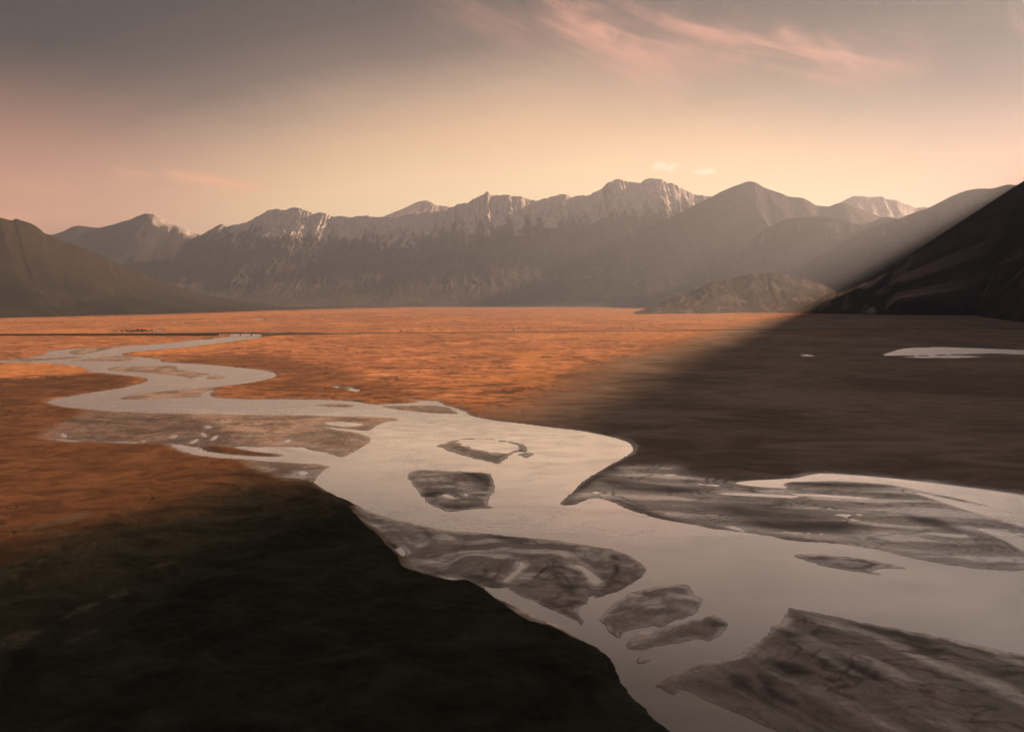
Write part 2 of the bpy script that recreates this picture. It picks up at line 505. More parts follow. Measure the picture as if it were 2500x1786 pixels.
pools = {  # standing water cut off from the river
    'p1': cr(3, [(812, 203), (900, 190), (1100, 180), (1180, 165), (1240, 155), (1350, 158), (1500, 170), (1700, 190), (1900, 215), (2100, 240), (2273, 265), (2700, 330), (2700, 520), (2273, 425), (2100, 375), (1950, 330), (1830, 290), (1718, 252), (1850, 275), (1980, 303), (2105, 324), (1980, 290), (1850, 262), (1700, 230), (1600, 212), (1450, 200), (1300, 193), (1100, 198), (1060, 212), (1075, 229), (1000, 226), (900, 219)]),
    'p2': cr(3, [(728, 254), (850, 255), (1000, 262), (1135, 270), (1100, 278), (950, 271), (800, 264)]),
    'p3': cr(3, [(1098, 258), (1250, 262), (1490, 278), (1470, 286), (1300, 276), (1150, 266)]),
    'p4': cr(3, [(2035, 433), (2130, 440), (2200, 460), (2273, 480), (2400, 520), (2400, 600), (2273, 545), (2200, 505), (2130, 472)]),
    'p5': cr(3, [(1765, 453), (1850, 457), (1985, 470), (1950, 477), (1850, 468)]),
    'p6': cr(1, [(1805, 660), (1900, 657), (2015, 668), (1990, 680), (1880, 681), (1820, 673)]),
    'p7': cr(7, [(398, 344), (420, 350), (450, 338), (470, 355), (484, 380), (468, 402), (440, 386), (420, 362)]),
    'p8': cr(7, [(1525, 453), (1560, 455), (1620, 490), (1660, 525), (1690, 553), (1650, 561), (1618, 545), (1590, 502)]),
    'p9': cr(7, [(1190, 432), (1217, 453), (1165, 512), (1105, 552), (1088, 548), (1135, 503), (1180, 465)]),
    'p10': cr(7, [(735, 528), (770, 528), (802, 543), (770, 548)]),
    'p11': cr(2, [(486, 834), (510, 827), (540, 836), (577, 855), (520, 852)]),
    'p12': cr(2, [(632, 824), (652, 828), (657, 842), (640, 838)]),
    'p13': cr(1, [(1064, 425), (1085, 412), (1130, 404), (1190, 392), (1192, 400), (1140, 412), (1150, 426), (1090, 430)]),
    'p15': cr(1, [(338, 722), (352, 722), (374, 742), (352, 744)]),
    'p16': cr(1, [(300, 753), (350, 755), (440, 764), (440, 769), (340, 763)]),
    'p17': cr(1, [(555, 769), (660, 768), (765, 771), (765, 776), (650, 775)]),
    'p18': cr(1, [(784, 772), (800, 760), (812, 762), (796, 775)]),
    'p19': cr(1, [(938, 742), (965, 731), (990, 737), (960, 748)]),
    'p20': cr(1, [(1135, 679), (1160, 678), (1180, 688), (1150, 695)]),
    'p21': cr(1, [(1115, 720), (1130, 722), (1152, 738), (1132, 740)]),
    'p22': cr(1, [(1170, 760), (1185, 740), (1212, 733), (1195, 755)]),
    'p23': cr(1, [(1050, 778), (1085, 755), (1103, 755), (1080, 775)]),
    'p24': cr(1, [(1578, 768), (1600, 757), (1618, 758), (1600, 772)]),
    'p25': cr(1, [(1655, 935), (1690, 931), (1710, 940), (1680, 955)]),
    'p26': cr(1, [(1848, 462), (1870, 460), (1900, 468), (1870, 471)]),
    'p27': cr(1, [(1895, 466), (1950, 466), (1965, 474), (2000, 480), (1980, 492), (1930, 484), (1940, 474)]),
    'p28': cr(6, [(1490, 1062), (1560, 1035), (1620, 1022), (1800, 1017), (2050, 1023), (2273, 1034), (2600, 1042), (2600, 1062), (2273, 1058), (2100, 1052), (1900, 1056), (1700, 1062)]),
    'p29': cr(6, [(1600, 1072), (1750, 1065), (1950, 1062), (2050, 1070), (1850, 1078)]),
    'p30': cr(6, [(1015, 1060), (1070, 1058), (1120, 1065), (1060, 1066)]),
    'p32': cr(1, [(1115, 800), (1100, 795), (1085, 798), (1120, 803)]),
    'p33': cr(1, [(840, 152), (870, 148), (905, 152), (880, 158)]),
    'p34': cr(1, [(1400, 88), (1450, 86), (1485, 89), (1440, 93)]),
    'p35': cr(3, [(770, 424), (810, 422), (850, 436), (870, 450), (830, 442)]),
    'p36': cr(3, [(96, 250), (115, 248), (132, 254), (110, 257)]),
}

# kinds of ground: polygons and the width over which they fade (in metres)
terrace = (cr(1, [(1743, 990), (1640, 996), (1500, 976), (1390, 962), (1270, 1010), (1100, 1080)]) + cr(10, [(900, 250), (600, 330), (200, 430), (-100, 520), (-1400, 900), (-1400, 2200), (2300, 2200)]) +
           cr(7, [(2300, 1700), (2115, 1484), (2060, 1440), (2000, 1390), (1950, 1330), (1880, 1270), (1810, 1180), (1790, 1130), (1760, 1060), (1710, 1000), (1660, 965), (1590, 935), (1480, 905), (1400, 870), (1260, 840), (1190, 800), (1120, 742), (1060, 692), (1010, 640), (950, 600), (820, 575), (700, 560), (600, 545), (530, 530),
                  (465, 500), (452, 460), (440, 405), (380, 350), (300, 280), (255, 255), (170, 165), (140, 120), (165, 80)]))
ter_edge_in = 6.0
bar_zones = [
    cr(1, [(230, 748), (280, 700), (400, 640), (560, 590), (1000, 605), (1500, 612), (2100, 628), (2230, 647), (2070, 760), (1895, 860), (1690, 805), (1290, 800), (1000, 790), (760, 778), (440, 772), (300, 765)]),
    cr(1, [(640, 530), (700, 512), (900, 485), (1120, 465), (1200, 470), (1190, 500), (1140, 526), (900, 536)]),
    cr(1, [(1380, 880), (1450, 940), (1600, 985), (1743, 995), (1830, 905), (1600, 880)]),
    cr(2, [(80, 240), (250, 225), (450, 210), (500, 235), (600, 262), (670, 305), (500, 300), (200, 275)]),
    cr(7, [(150, 70), (700, 225), (1400, 295), (1800, 365), (1970, 480), (1700, 650), (1600, 720), (1580, 840), (1600, 940), (1400, 865), (1250, 830), (1190, 795), (1000, 620), (600, 540), (470, 500), (440, 400), (300, 280), (180, 170)]),
    cr(2, [(1255, 893), (1350, 812), (1420, 745), (1520, 692), (1640, 655), (1800, 640), (2000, 640)]) + cr(3, [(620, 170), (800, 190), (1060, 200), (1240, 150), (1500, 165), (1900, 208), (2273, 258), (2700, 320), (2700, 680), (2273, 655), (2000, 640), (1700, 590), (1300, 515), (1000, 480), (640, 425), (300, 330), (100, 285), (0, 310)]),
]
grass_zones = [
    (cr(1, [(690, 284), (860, 268), (1000, 250), (1200, 225), (1440, 195), (1570, 185), (1585, 215), (1430, 232), (1200, 256), (1050, 278), (900, 300), (780, 298)]), 1.0),
    (cr(1, [(-200, 335), (0, 338), (250, 336), (400, 350), (470, 362), (530, 395), (440, 408), (200, 408), (0, 416), (-200, 420)]), 0.8),
    (cr(1, [(690, 402), (800, 414), (825, 426), (780, 444), (740, 430)]), 0.7),
    (cr(1, [(715, 232), (790, 215), (960, 205), (1000, 212), (850, 226)]), 0.9),
    (cr(1, [(-100, 150), (150, 148), (500, 140), (650, 150), (600, 168), (300, 170), (0, 168)]), 0.9),
    (cr(1, [(-100, 88), (400, 84), (900, 70), (1400, 50), (1900, 40), (2273, 32), (2273, 50), (1800, 60), (1200, 82), (600, 98), (0, 104)]), 0.8),
    (cr(1, [(760, 145), (1000, 130), (1400, 118), (1700, 105), (1500, 125), (1200, 140), (900, 152)]), 0.9),
    (cr(11, [(200, 265), (450, 262), (650, 270), (760, 225), (900, 260), (800, 330), (820, 420), (700, 470), (540, 440), (640, 380), (520, 340), (600, 310), (420, 285)]), 0.75),
    (cr(11, [(250, 425), (400, 405), (600, 420), (560, 445), (380, 440)]), 0.9),
    (cr(11, [(600, 45), (1100, 28), (1300, 40), (1500, 62), (1900, 66), (2100, 75), (1700, 110), (1300, 100), (1000, 95), (750, 75)]), 0.55),
    (cr(11, [(300, 175), (700, 165), (1300, 160), (1700, 165), (1500, 205), (1200, 212), (700, 190)]), 0.6),
]
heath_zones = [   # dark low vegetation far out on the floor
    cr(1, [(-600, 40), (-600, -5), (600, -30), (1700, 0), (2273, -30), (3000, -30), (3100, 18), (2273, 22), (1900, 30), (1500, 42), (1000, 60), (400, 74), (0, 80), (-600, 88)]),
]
damp_zones = [
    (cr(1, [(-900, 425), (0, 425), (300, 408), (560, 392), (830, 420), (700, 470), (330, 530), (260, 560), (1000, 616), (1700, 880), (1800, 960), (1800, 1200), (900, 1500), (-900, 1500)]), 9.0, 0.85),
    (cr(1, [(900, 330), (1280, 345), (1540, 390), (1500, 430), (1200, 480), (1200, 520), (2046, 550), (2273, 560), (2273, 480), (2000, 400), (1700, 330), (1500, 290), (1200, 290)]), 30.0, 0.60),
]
shade_grey_zone = cr(11, [(3500, 55), (2150, 78), (1750, 150), (1480, 245), (1150, 330), (950, 430), (760, 540), (600, 600), (500, 640)]) + cr(3, [(-300, 400), (600, 900), (3200, 900), (4200, 300), (4200, -350)])  # follows the cast shadow's edge; the shaded tone is put into the soil colour
mud_zones = [     # dark wet mud in hollows of the bars
    (cr(7, [(1285, 545), (1300, 495), (1370, 455), (1430, 452), (1555, 492), (1550, 515), (1430, 478), (1340, 490)]), 2.5),
    (cr(7, [(1370, 480), (1400, 490), (1440, 560), (1530, 580), (1520, 640), (1460, 610), (1410, 560)]), 3.0),
    (cr(7, [(1725, 400), (1770, 388), (1805, 425), (1760, 420)]), 1.5),
    (cr(7, [(1770, 450), (1795, 465), (1795, 500), (1750, 535), (1775, 500)]), 1.5),
    (cr(7, [(560, 205), (640, 260), (660, 300), (620, 350), (540, 370), (620, 320), (590, 260)]), 3.0),
    (cr(7, [(930, 250), (1100, 268), (1320, 290), (1200, 320), (1080, 310)]), 3.0),
    (cr(7, [(955, 475), (995, 490), (985, 520), (965, 510)]), 1.5),
    (cr(2, [(1280, 860), (1360, 790), (1430, 740), (1500, 695), (1600, 650), (1700, 690), (1550, 720), (1450, 790), (1380, 820)]), 6.0),
    (cr(2, [(640, 690), (800, 695), (820, 760), (780, 780), (720, 740)]), 3.0),
    (cr(2, [(340, 825), (490, 815), (520, 825), (430, 850), (370, 850)]), 2.5),
    (cr(3, [(1100, 838), (1500, 915), (1850, 1020), (1700, 1010), (1450, 950), (1200, 880)]), 4.0),
    (cr(3, [(990, 935), (1060, 940), (1150, 980), (1080, 985)]), 3.0),
    (cr(3, [(1000, 1110), (1120, 1120), (1220, 1170), (1080, 1180)]), 3.0),
    (cr(3, [(780, 1170), (880, 1190), (900, 1250), (820, 1230)]), 3.0),
    (cr(3, [(930, 1180), (1000, 1200), (1030, 1260), (1110, 1320), (980, 1280)]), 3.0),
    (cr(3, [(1330, 1090), (1480, 1140), (1620, 1220), (1480, 1200)]), 3.0),
    (cr(3, [(1600, 960), (1760, 985), (1840, 1030), (1700, 1020)]), 3.0),
    (cr(3, [(640, 320), (800, 310), (1000, 330), (1300, 370), (1450, 420), (1400, 470), (1100, 470), (900, 420), (760, 350)]), 10.0),
    (cr(3, [(1060, 200), (1300, 200), (1550, 215), (1600, 235), (1400, 230), (1150, 222)]), 6.0),
    (cr(3, [(1650, 360), (1850, 390), (1990, 460), (1850, 440), (1720, 400)]), 6.0),
    (cr(3, [(100, 180), (400, 205), (700, 240), (500, 260), (200, 230)]), 8.0),
]
paler_zones = [   # dry pale silt on the terrace
    (cr(10, [(940, 620), (980, 585), (1100, 575), (1040, 600)]), 2.0),
    (cr(10, [(400, 930), (520, 850), (600, 840), (480, 900)]), 2.0),
    (cr(10, [(400, 1080), (520, 1010), (620, 1000), (500, 1060)]), 2.0),
    (cr(10, [(-50, 1100), (60, 1030), (260, 1000), (130, 1110), (0, 1130)]), 2.0),
    (cr(10, [(320, 320), (420, 280), (540, 255), (520, 300), (400, 340)]), 2.0),
    (cr(10, [(160, 380), (260, 330), (340, 350), (240, 375)]), 2.0),
    (cr(10, [(690, 800), (740, 760), (800, 770), (730, 800)]), 2.0),
]

# road embankment: foot line, height of its crown
road_px = cr(1, [(-500, 185), (0, 184), (300, 183), (600, 183), (900, 183), (1195, 184)]) + cr(8, [(1110, 104), (1250, 98), (1450, 94), (1560, 92)]) + cr(1, [(1870, 172), (2273, 170)]) + cr(6, [(330, 928), (900, 924), (1400, 921), (2273, 919), (2700, 918)])
road_gap = 5        # the bridge spans the gap between points 5 and 6
road_h = [6.5, 6.5, 6.5, 7.0, 8.0, 9.5, 9.5, 8.0, 5.5, 4.0, 3.2, 2.6, 2.6, 2.6, 2.6, 2.6, 2.6]


# ------------------------------------------------------------------ materials of the land
def film(N, b, amount, rough, curve):
    """mirror film over a base shader: reflection grows towards grazing view"""
    lw = N.n('ShaderNodeLayerWeight')
    lw.inputs['Blend'].default_value = 0.5
    rp = N.n('ShaderNodeValToRGB')
    N.put(rp.inputs[0], lw.outputs['Facing'])
    e = rp.color_ramp.elements
    while len(e) < len(curve):
        e.new(0.5)
    for q, (p, v) in zip(e, curve):
        q.position = p
        q.color = (v, v, v, 1)
    gl = N.n('ShaderNodeBsdfGlossy')
    gl.inputs['Color'].default_value = (1.0, 1.0, 1.0, 1)
    N.put(gl.inputs['Roughness'], rough)
    mx = N.n('ShaderNodeMixShader')
    f = rp.outputs[0]
    N.put(mx.inputs[0], N.m('MULTIPLY', f, amount) if amount is not None else f)
    N.put(mx.inputs[1], b.outputs[0])
    N.put(mx.inputs[2], gl.outputs[0])
    out = [n for n in N.t.nodes if n.type == 'OUTPUT_MATERIAL'][0]
    N.put(out.inputs[0], mx.outputs[0])
    return gl


WATER_FILM = [(0.30, 0.05), (0.42, 0.09), (0.50, 0.24), (0.57, 0.58), (0.64, 0.84), (0.76, 0.95), (1.0, 1.0)]


def make_ground_material():
    m, N, b = material('valley_soil')
    pos = N.n('ShaderNodeNewGeometry').outputs['Position']
    n_big = N.noise(pos, 0.004, 5.0, 0.6, 0.6)
    n_mid = N.noise(N.mapped(pos, (0.03, 0.042, 0.03), (0, 0, 0.1)), 1.0, 7.0, 0.70, 1.0)
    n_fine = N.noise(pos, 0.35, 6.0, 0.68)
    n_str = N.noise(N.mapped(pos, (0.011, 0.026, 0.02), (0, 0, 0.08)), 1.0, 7.0, 0.64, 1.6)
    plain = N.mix(N.smooth(n_mid, 0.40, 0.60), PLAIN_A, PLAIN_B)
    plain = N.mix(N.m('MULTIPLY', N.smooth(n_str, 0.50, 0.60), 0.85), plain, PLAIN_C)
    plain = N.mix(N.m('MULTIPLY', N.m('MULTIPLY', N.smooth(n_big, 0.48, 0.66), N.smooth(n_mid, 0.42, 0.6)), 0.9), plain, PLAIN_D)
    grass = N.mix(N.smooth(n_fine, 0.3, 0.7), (0.40, 0.195, 0.075), (0.60, 0.30, 0.115))
    n_tuft = N.noise(pos, 0.9, 3.0, 0.7)
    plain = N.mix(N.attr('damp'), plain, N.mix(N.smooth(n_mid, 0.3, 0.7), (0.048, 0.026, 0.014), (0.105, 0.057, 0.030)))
    plain = N.mix(N.attr('shade_grey'), plain, N.mix(N.smooth(N.m('ADD', N.m('MULTIPLY', n_str, 0.5), N.m('MULTIPLY', n_big, 0.5)), 0.40, 0.60), (0.23, 0.18, 0.14), (0.44, 0.35, 0.28)))  # greyer soil colour carries the tone of the shadowed plain
    g = N.m('MULTIPLY', N.attr('grass'), N.smooth(N.m('ADD', N.m('MULTIPLY', n_str, 0.5), N.m('MULTIPLY', n_mid, 0.5)), 0.42, 0.56, 0.12, 1.0))
    col = N.mix(g, plain, grass)
    dry = N.mix(N.smooth(n_fine, 0.3, 0.7), BAR_A, BAR_B)
    dry = N.mix(N.smooth(N.attr('tone'), 0.15, 0.85), tuple(v * 0.55 for v in BAR_A), dry)
    dry = N.mix(N.m('MULTIPLY', N.smooth(n_str, 0.5, 0.66), 0.4), dry, BAR_C)
    dry = N.mix(N.m('MULTIPLY', N.smooth(N.noise(pos, 0.11, 5.0, 0.7, 1.5), 0.52, 0.62), 0.45), dry, tuple(v * 0.6 for v in BAR_C))
    dry = N.mix(N.m('MULTIPLY', N.attr('strand'), 0.55), dry, tuple(v * 0.45 for v in BAR_A))
    dry = N.mix(N.attr('damp'), dry, N.mix(1.0, dry, (0.40, 0.36, 0.36), 'MULTIPLY'))
    col = N.mix(N.attr('bar'), col, dry)
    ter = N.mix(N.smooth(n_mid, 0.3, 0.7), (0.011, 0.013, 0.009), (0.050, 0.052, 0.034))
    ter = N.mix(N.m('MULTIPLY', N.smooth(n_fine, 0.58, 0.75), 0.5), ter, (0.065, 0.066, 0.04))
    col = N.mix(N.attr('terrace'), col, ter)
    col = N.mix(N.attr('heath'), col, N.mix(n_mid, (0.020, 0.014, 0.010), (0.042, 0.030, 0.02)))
    col = N.mix(N.attr('mud'), col, (0.030, 0.027, 0.022))
    col = N.mix(N.m('MULTIPLY', N.attr('pale'), N.smooth(n_fine, 0.4, 0.6, 0.3, 1.0)), col, (0.13, 0.12, 0.095))
    col = N.mix(N.m('MULTIPLY', N.m('MULTIPLY', N.attr('crack'), N.m('SUBTRACT', 1.0, N.attr('shade_grey'))), 0.75), col, (0.05, 0.034, 0.022))
    # fine stones and tussocks
    speck = N.noise(pos, 1.8, 3.0, 0.75)
    col = N.mix(1.0, col, N.mix(speck, (0.62, 0.62, 0.62), (1.35, 1.35, 1.35)), 'MULTIPLY')
    wet = N.attr('wet')
    col = N.mix(N.m('MULTIPLY', wet, 0.45), col, N.mix(1.0, col, (0.45, 0.45, 0.46), 'MULTIPLY'))
    N.put(b.inputs['Base Color'], col)
    rg = N.smooth(N.m('ADD', N.m('MULTIPLY', n_str, 0.7), N.m('MULTIPLY', n_fine, 0.3)), 0.38, 0.62, 0.22, 0.5)
    rough = N.n('ShaderNodeMix', data_type='FLOAT')
    N.put(rough.inputs[0], wet)
    rough.inputs[2].default_value = 0.92
    N.put(rough.inputs[3], rg)
    N.put(b.inputs['Roughness'], rough.outputs[0])
    sp = N.smooth(wet, 0.0, 1.0, 0.10, 0.5)
    N.put(b.inputs['Specular IOR Level'], sp)
    # a film of standing water gives wet silt its sheen at a low angle
    film(N, b, N.m('MULTIPLY', N.attr('film'), N.smooth(n_fine, 0.3, 0.6, 0.75, 1.0)), 0.36, WATER_FILM)
    bmp = N.n('ShaderNodeBump')
    bmp.inputs['Strength'].default_value = 0.55
    bmp.inputs['Distance'].default_value = 0.5
    N.put(bmp.inputs['Height'], N.m('ADD', N.m('MULTIPLY', n_fine, 1.0), N.m('MULTIPLY', n_tuft, 0.5)))
    N.put(b.inputs['Normal'], bmp.outputs[0])
    return m


PLAIN_A, PLAIN_B, PLAIN_C, PLAIN_D = (0.24, 0.118, 0.064), (0.46, 0.225, 0.12), (0.10, 0.055, 0.034), (0.66, 0.33, 0.175)
BAR_A, BAR_B, BAR_C = (0.33, 0.265, 0.225), (0.48, 0.39, 0.34), (0.19, 0.15, 0.125)


def make_water_material():
    m, N, b = material('silty_water')
    pos = N.n('ShaderNodeNewGeometry').outputs['Position']
    flow = N.noise(N.mapped(pos, (0.02, 0.05, 0.03), (0, 0, 0.4)), 1.0, 5.0, 0.6, 1.5)
    c = N.mix(N.smooth(flow, 0.35, 0.65), (0.25, 0.222, 0.195), (0.31, 0.275, 0.24))
    N.put(b.inputs['Base Color'], c)
    b.inputs['Roughness'].default_value = 0.5
    b.inputs['IOR'].default_value = 1.33
    sepp = N.n('ShaderNodeSeparateXYZ')
    N.put(sepp.inputs[0], pos)
    yy = sepp.outputs[1]
    calm = N.m('MULTIPLY', N.smooth(yy, 270.0, 430.0), N.smooth(yy, 560.0, 900.0, 1.0, 0.0))
    ruf = N.m('SUBTRACT', N.smooth(flow, 0.35, 0.7, 0.34, 0.44), N.m('MULTIPLY', calm, 0.20))
    gl = film(N, b, None, ruf, WATER_FILM)
    rip = N.noise(N.mapped(pos, (0.5, 1.1, 0.8), (0, 0, 0.5)), 1.0, 4.0, 0.65)
    rip2 = N.noise(N.mapped(pos, (0.10, 0.22, 0.2), (0, 0, 0.5)), 1.0, 3.0, 0.6, 0.5)
    bmp = N.n('ShaderNodeBump')
    bmp.inputs['Strength'].default_value = 0.10
    bmp.inputs['Distance'].default_value = 0.16
    N.put(bmp.inputs['Height'], N.m('ADD', N.m('MULTIPLY', rip, 0.25), rip2))
    N.put(b.inputs['Normal'], bmp.outputs[0])
    N.put(gl.inputs['Normal'], bmp.outputs[0])
    return m


def make_rock_material(name, rock_a, rock_b, veg, snow=True, scree=None):
    m, N, b = material(name)
    geo = N.n('ShaderNodeNewGeometry')
    pos = geo.outputs['Position']
    big = N.noise(pos, 0.0025, 6.0, 0.6, 0.5)
    fine = N.noise(pos, 0.02, 6.0, 0.68)
    c = N.mix(N.smooth(fine, 0.3, 0.7), rock_a, rock_b)
    c = N.mix(N.m('MULTIPLY', N.smooth(big, 0.4, 0.6), N.attr('veg')), c, veg)
    if scree:
        c = N.mix(N.m('MULTIPLY', N.attr('scree'), N.smooth(fine, 0.3, 0.6, 0.55, 1.0)), c, scree)
    if snow:
        c = N.mix(N.m('MULTIPLY', N.attr('snow'), N.smooth(fine, 0.3, 0.55, 0.5, 1.0)), c, (0.82, 0.83, 0.86))
    N.put(b.inputs['Base Color'], c)
    b.inputs['Roughness'].default_value = 0.95
    b.inputs['Specular IOR Level'].default_value = 0.1
    bmp = N.n('ShaderNodeBump')
    bmp.inputs['Strength'].default_value = 0.6
    bmp.inputs['Distance'].default_value = 12.0
    N.put(bmp.inputs['Height'], fine)
    N.put(b.inputs['Normal'], bmp.outputs[0])
    return m


# ------------------------------------------------------------------ valley floor, sandbars, water
def build_floor():
    r_near = 1.0 / np.linspace(1 / 62.0, 1 / 132.0, 70, endpoint=False)
    r_mid = 1.0 / np.linspace(1 / 132.0, 1 / 9000.0, 670, endpoint=False)
    r_far = np.geomspace(9000, 42000, 40)
    r = np.concatenate([r_near, r_mid, r_far])
    a = np.radians(np.concatenate([np.linspace(-105, -41, 40, endpoint=False), np.linspace(-41, 41, 1040), np.linspace(41, 105, 41)[1:]]))
    RR, AA = np.meshgrid(r, a, indexing='ij')
    P = np.stack([(RR * np.sin(AA)).ravel(), (RR * np.cos(AA)).ravel()], -1)
    rr = RR.ravel()
    X, Y = P[:, 0], P[:, 1]
    ri, ci = np.meshgrid(np.arange(len(r)) // 18, np.arange(len(a)) // 45, indexing='ij')
    TILE_KEY[len(P)] = (ri * 1000 + ci).ravel()
    # wobble of the shoreline
    wob = (fbm(X / 14, Y / 14, 3, 4, 0.6) * 1.1 + fbm(X / 60, Y / 60, 9, 3) * 1.2) * np.clip(rr / 350, 0.45, 3.0)
    Q = P
    river = ground(catmull(river_px, 3))
    s_water = signed(river, Q, 60.0) + wob * 0.5 + fbm(X / 5, Y / 5, 303, 4, 0.65) * 1.5 * np.clip(rr / 300, 0.5, 1.5)
    bar_sd = {}
    for k, px in bars.items():
        d = signed(ground(catmull(px, 5)), Q, 60.0)
        dj = d + np.where(d > -30, wob * 0.55, 0)
        bar_sd[k] = dj = dj + np.where(d > -30, fbm(X / 8, Y / 6, 301, 5, 0.65) * 2.2 * np.clip(rr / 300, 0.4, 2), 0)
        s_water = np.minimum(s_water, -dj)
    pool_sd = {}
    for k, px in pools.items():
        d = signed(ground(catmull(px, 5)), Q, 40.0)
        dj = d + np.where(d > -30, wob * 0.30, 0)
        pool_sd[k] = dj
        s_water = np.maximum(s_water, dj)
    # the middle of the round shoal is awash, only its rim stands dry
    dsh = signed(ground(catmull(cr(2, [(585, 478), (700, 464), (820, 470), (940, 488), (1000, 518), (980, 540), (925, 556), (800, 552), (700, 526), (620, 506)]), 5)), Q, 60.0)
    awash = np.where(dsh > -20, dsh + 7.5 * fbm((X - 0.17 * Y) / 16, (0.17 * X + Y) / 7, 227, 5, 0.6), -60.0)
    s_water = np.where(bar_sd['b2'] > 0, np.maximum(s_water, np.clip(awash, -60, 4)), s_water)
    land = -s_water
    lp0 = np.maximum(land, 0)
    sc = np.clip(rr / 300.0, 0.5, 8.0)

    def zone(px, soft, k=5, margin=150, jit=1.0):
        d = signed(ground(catmull(px, k)), Q, margin)
        return sstep(d + wob * jit, -soft, soft)
    bar = np.zeros(len(P))
    for z in bar_zones:
        bar = np.maximum(bar, zone(z, 9.0, jit=2.0))
    for k, d in bar_sd.items():
        bar = np.maximum(bar, sstep(d, -1.0, 1.0))
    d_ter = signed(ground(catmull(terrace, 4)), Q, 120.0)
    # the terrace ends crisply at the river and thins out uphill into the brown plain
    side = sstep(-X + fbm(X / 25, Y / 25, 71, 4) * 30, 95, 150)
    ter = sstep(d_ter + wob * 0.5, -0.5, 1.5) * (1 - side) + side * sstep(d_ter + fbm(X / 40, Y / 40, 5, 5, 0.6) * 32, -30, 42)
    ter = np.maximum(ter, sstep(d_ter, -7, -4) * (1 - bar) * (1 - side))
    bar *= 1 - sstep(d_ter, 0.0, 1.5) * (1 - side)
    fringe = sstep(land, 10 * sc, 1.0) if False else 1 - sstep(land + wob * 2, 0.8, 3.2 * np.clip(sc, 1, 2))
    wetb = np.maximum(bar, 0)
    grass = np.zeros(len(P))
    for z, st in grass_zones:
        dd = signed(ground(catmull(z, 5)), Q, 200.0)
        grass = np.maximum(grass, st * sstep(dd + fbm(X / 60, Y / 160, 23, 5, 0.6) * 90 * np.clip(rr / 1500, 0.2, 2), -12, 26 * np.clip(rr / 1200, 0.4, 2)))
    far_streak = fbm(X / 420 + 3.1, Y / 190, 41, 4)
    grass = np.maximum(grass, 0.75 * sstep(far_streak, 0.05, 0.30) * sstep(rr, 1500, 2600) * (1 - sstep(rr, 9000, 12000)))
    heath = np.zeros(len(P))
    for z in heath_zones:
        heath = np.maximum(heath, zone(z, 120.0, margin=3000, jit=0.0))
    mud = np.zeros(len(P))
    for z, soft in mud_zones:
        mud = np.maximum(mud, zone(z, soft, jit=1.2))
    mud = np.maximum(mud * 0.85, bar * 0.7 * sstep(fbm(X / 34, Y / 18, 83, 5, 0.55), 0.25, 0.5))
    strand = sstep(perlin(lp0 / 2.6 + 2.2 * fbm(X / 28, Y / 28, 111, 4, 0.6), X / 60, 113), 0.18, 0.42) * sstep(fbm(X / 40, Y / 40, 115, 3), -0.15, 0.2) * (1 - sstep(rr, 900, 1600))
    pale = np.zeros(len(P))
    for z, soft in paler_zones:
        pale = np.maximum(pale, zone(z, soft, jit=1.5))
    pale *= 0.75
    # old channel scars on the plain
    ch = np.abs(fbm(X / 70 + 0.6 * fbm(X / 30, Y / 30, 61, 3), Y / 95, 59, 3, 0.5))
    act = np.maximum(sstep(fbm(X / 130, Y / 130, 67, 3), 0.0, 0.22), 0.0)
    crack = (1 - sstep(ch, 0.010, 0.045)) * act * (1 - bar) * (1 - ter) * (1 - sstep(rr, 1400, 2200))
    bar = bar * sstep(land, -3, 0.1)
    # moist brown soil south of the river, grey of the shadowed side painted in on the right
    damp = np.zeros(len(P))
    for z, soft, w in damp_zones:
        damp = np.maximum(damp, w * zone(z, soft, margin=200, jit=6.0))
    shade_grey = zone(shade_grey_zone, 70.0, margin=300, jit=8.0)
    # height
    rel = fbm(X / 70, Y / 70, 13, 4, 0.5)
    small = fbm(X / 9, Y / 9, 19, 4, 0.6) * (1 - sstep(rr, 700, 1300))
    hmax = 1.5 + 0.7 * rel
    slope = np.full(len(P), 0.30)
    rightbar = sstep(signed(ground(catmull(bar_zones[5], 5)), Q, 100), -8, 8)
    flow_n = fbm((X - 0.17 * Y) / 75, (0.17 * X + Y) / 12, 91, 5, 0.55)
    hb = 0.42 + 0.35 * fbm(X / 22, Y / 14, 29, 4, 0.55)
    hb = hb * (1 - rightbar) + rightbar * (0.26 + 0.62 * flow_n)
    hmax = hmax * (1 - wetb) + hb * wetb
    slope = slope * (1 - wetb) + 0.075 * wetb
    tc = ter * (1 - side)
    hmax = hmax * (1 - tc) + (4.2 + 1.2 * rel) * tc
    slope = slope * (1 - tc) + 0.9 * tc
    lp = np.maximum(land, 0)
    hm = np.maximum(hmax, 0.02)
    z_land = np.where(hmax > 0.02, hm * (1 - np.exp(-lp * slope / hm)), hmax * sstep(lp, 0, 12))
    z_land += (rel * 0.7 + 0.22 * small) * sstep(land, 2, 25) * (1 - wetb * 0.85) + 0.10 * small * wetb * sstep(land, 1, 8)
    z_land -= crack * 0.55 * sstep(land, 3, 20)
    z_land += ter * 0.55 * fbm(X / 5.5, Y / 5.5, 311, 4, 0.6) * sstep(land, 1, 5) * (1 - sstep(rr, 500, 800))
    z_wat = -np.minimum(np.maximum(s_water, 0) * 0.09, 1.6)
    z = np.where(land > 0, z_land, z_wat)
    z -= 40 * sstep(rr, 14000, 42000)
    wet = np.maximum(wetb * (0.35 + 0.65 * sstep(0.5 - z + 0.25 * fbm(X / 18, Y / 12, 97, 4), 0.0, 0.55)), fringe * 0.8 * (1 - tc))
    wet = wet * (1 - tc)
    bar = np.maximum(bar, fringe * 0.55 * (1 - tc))
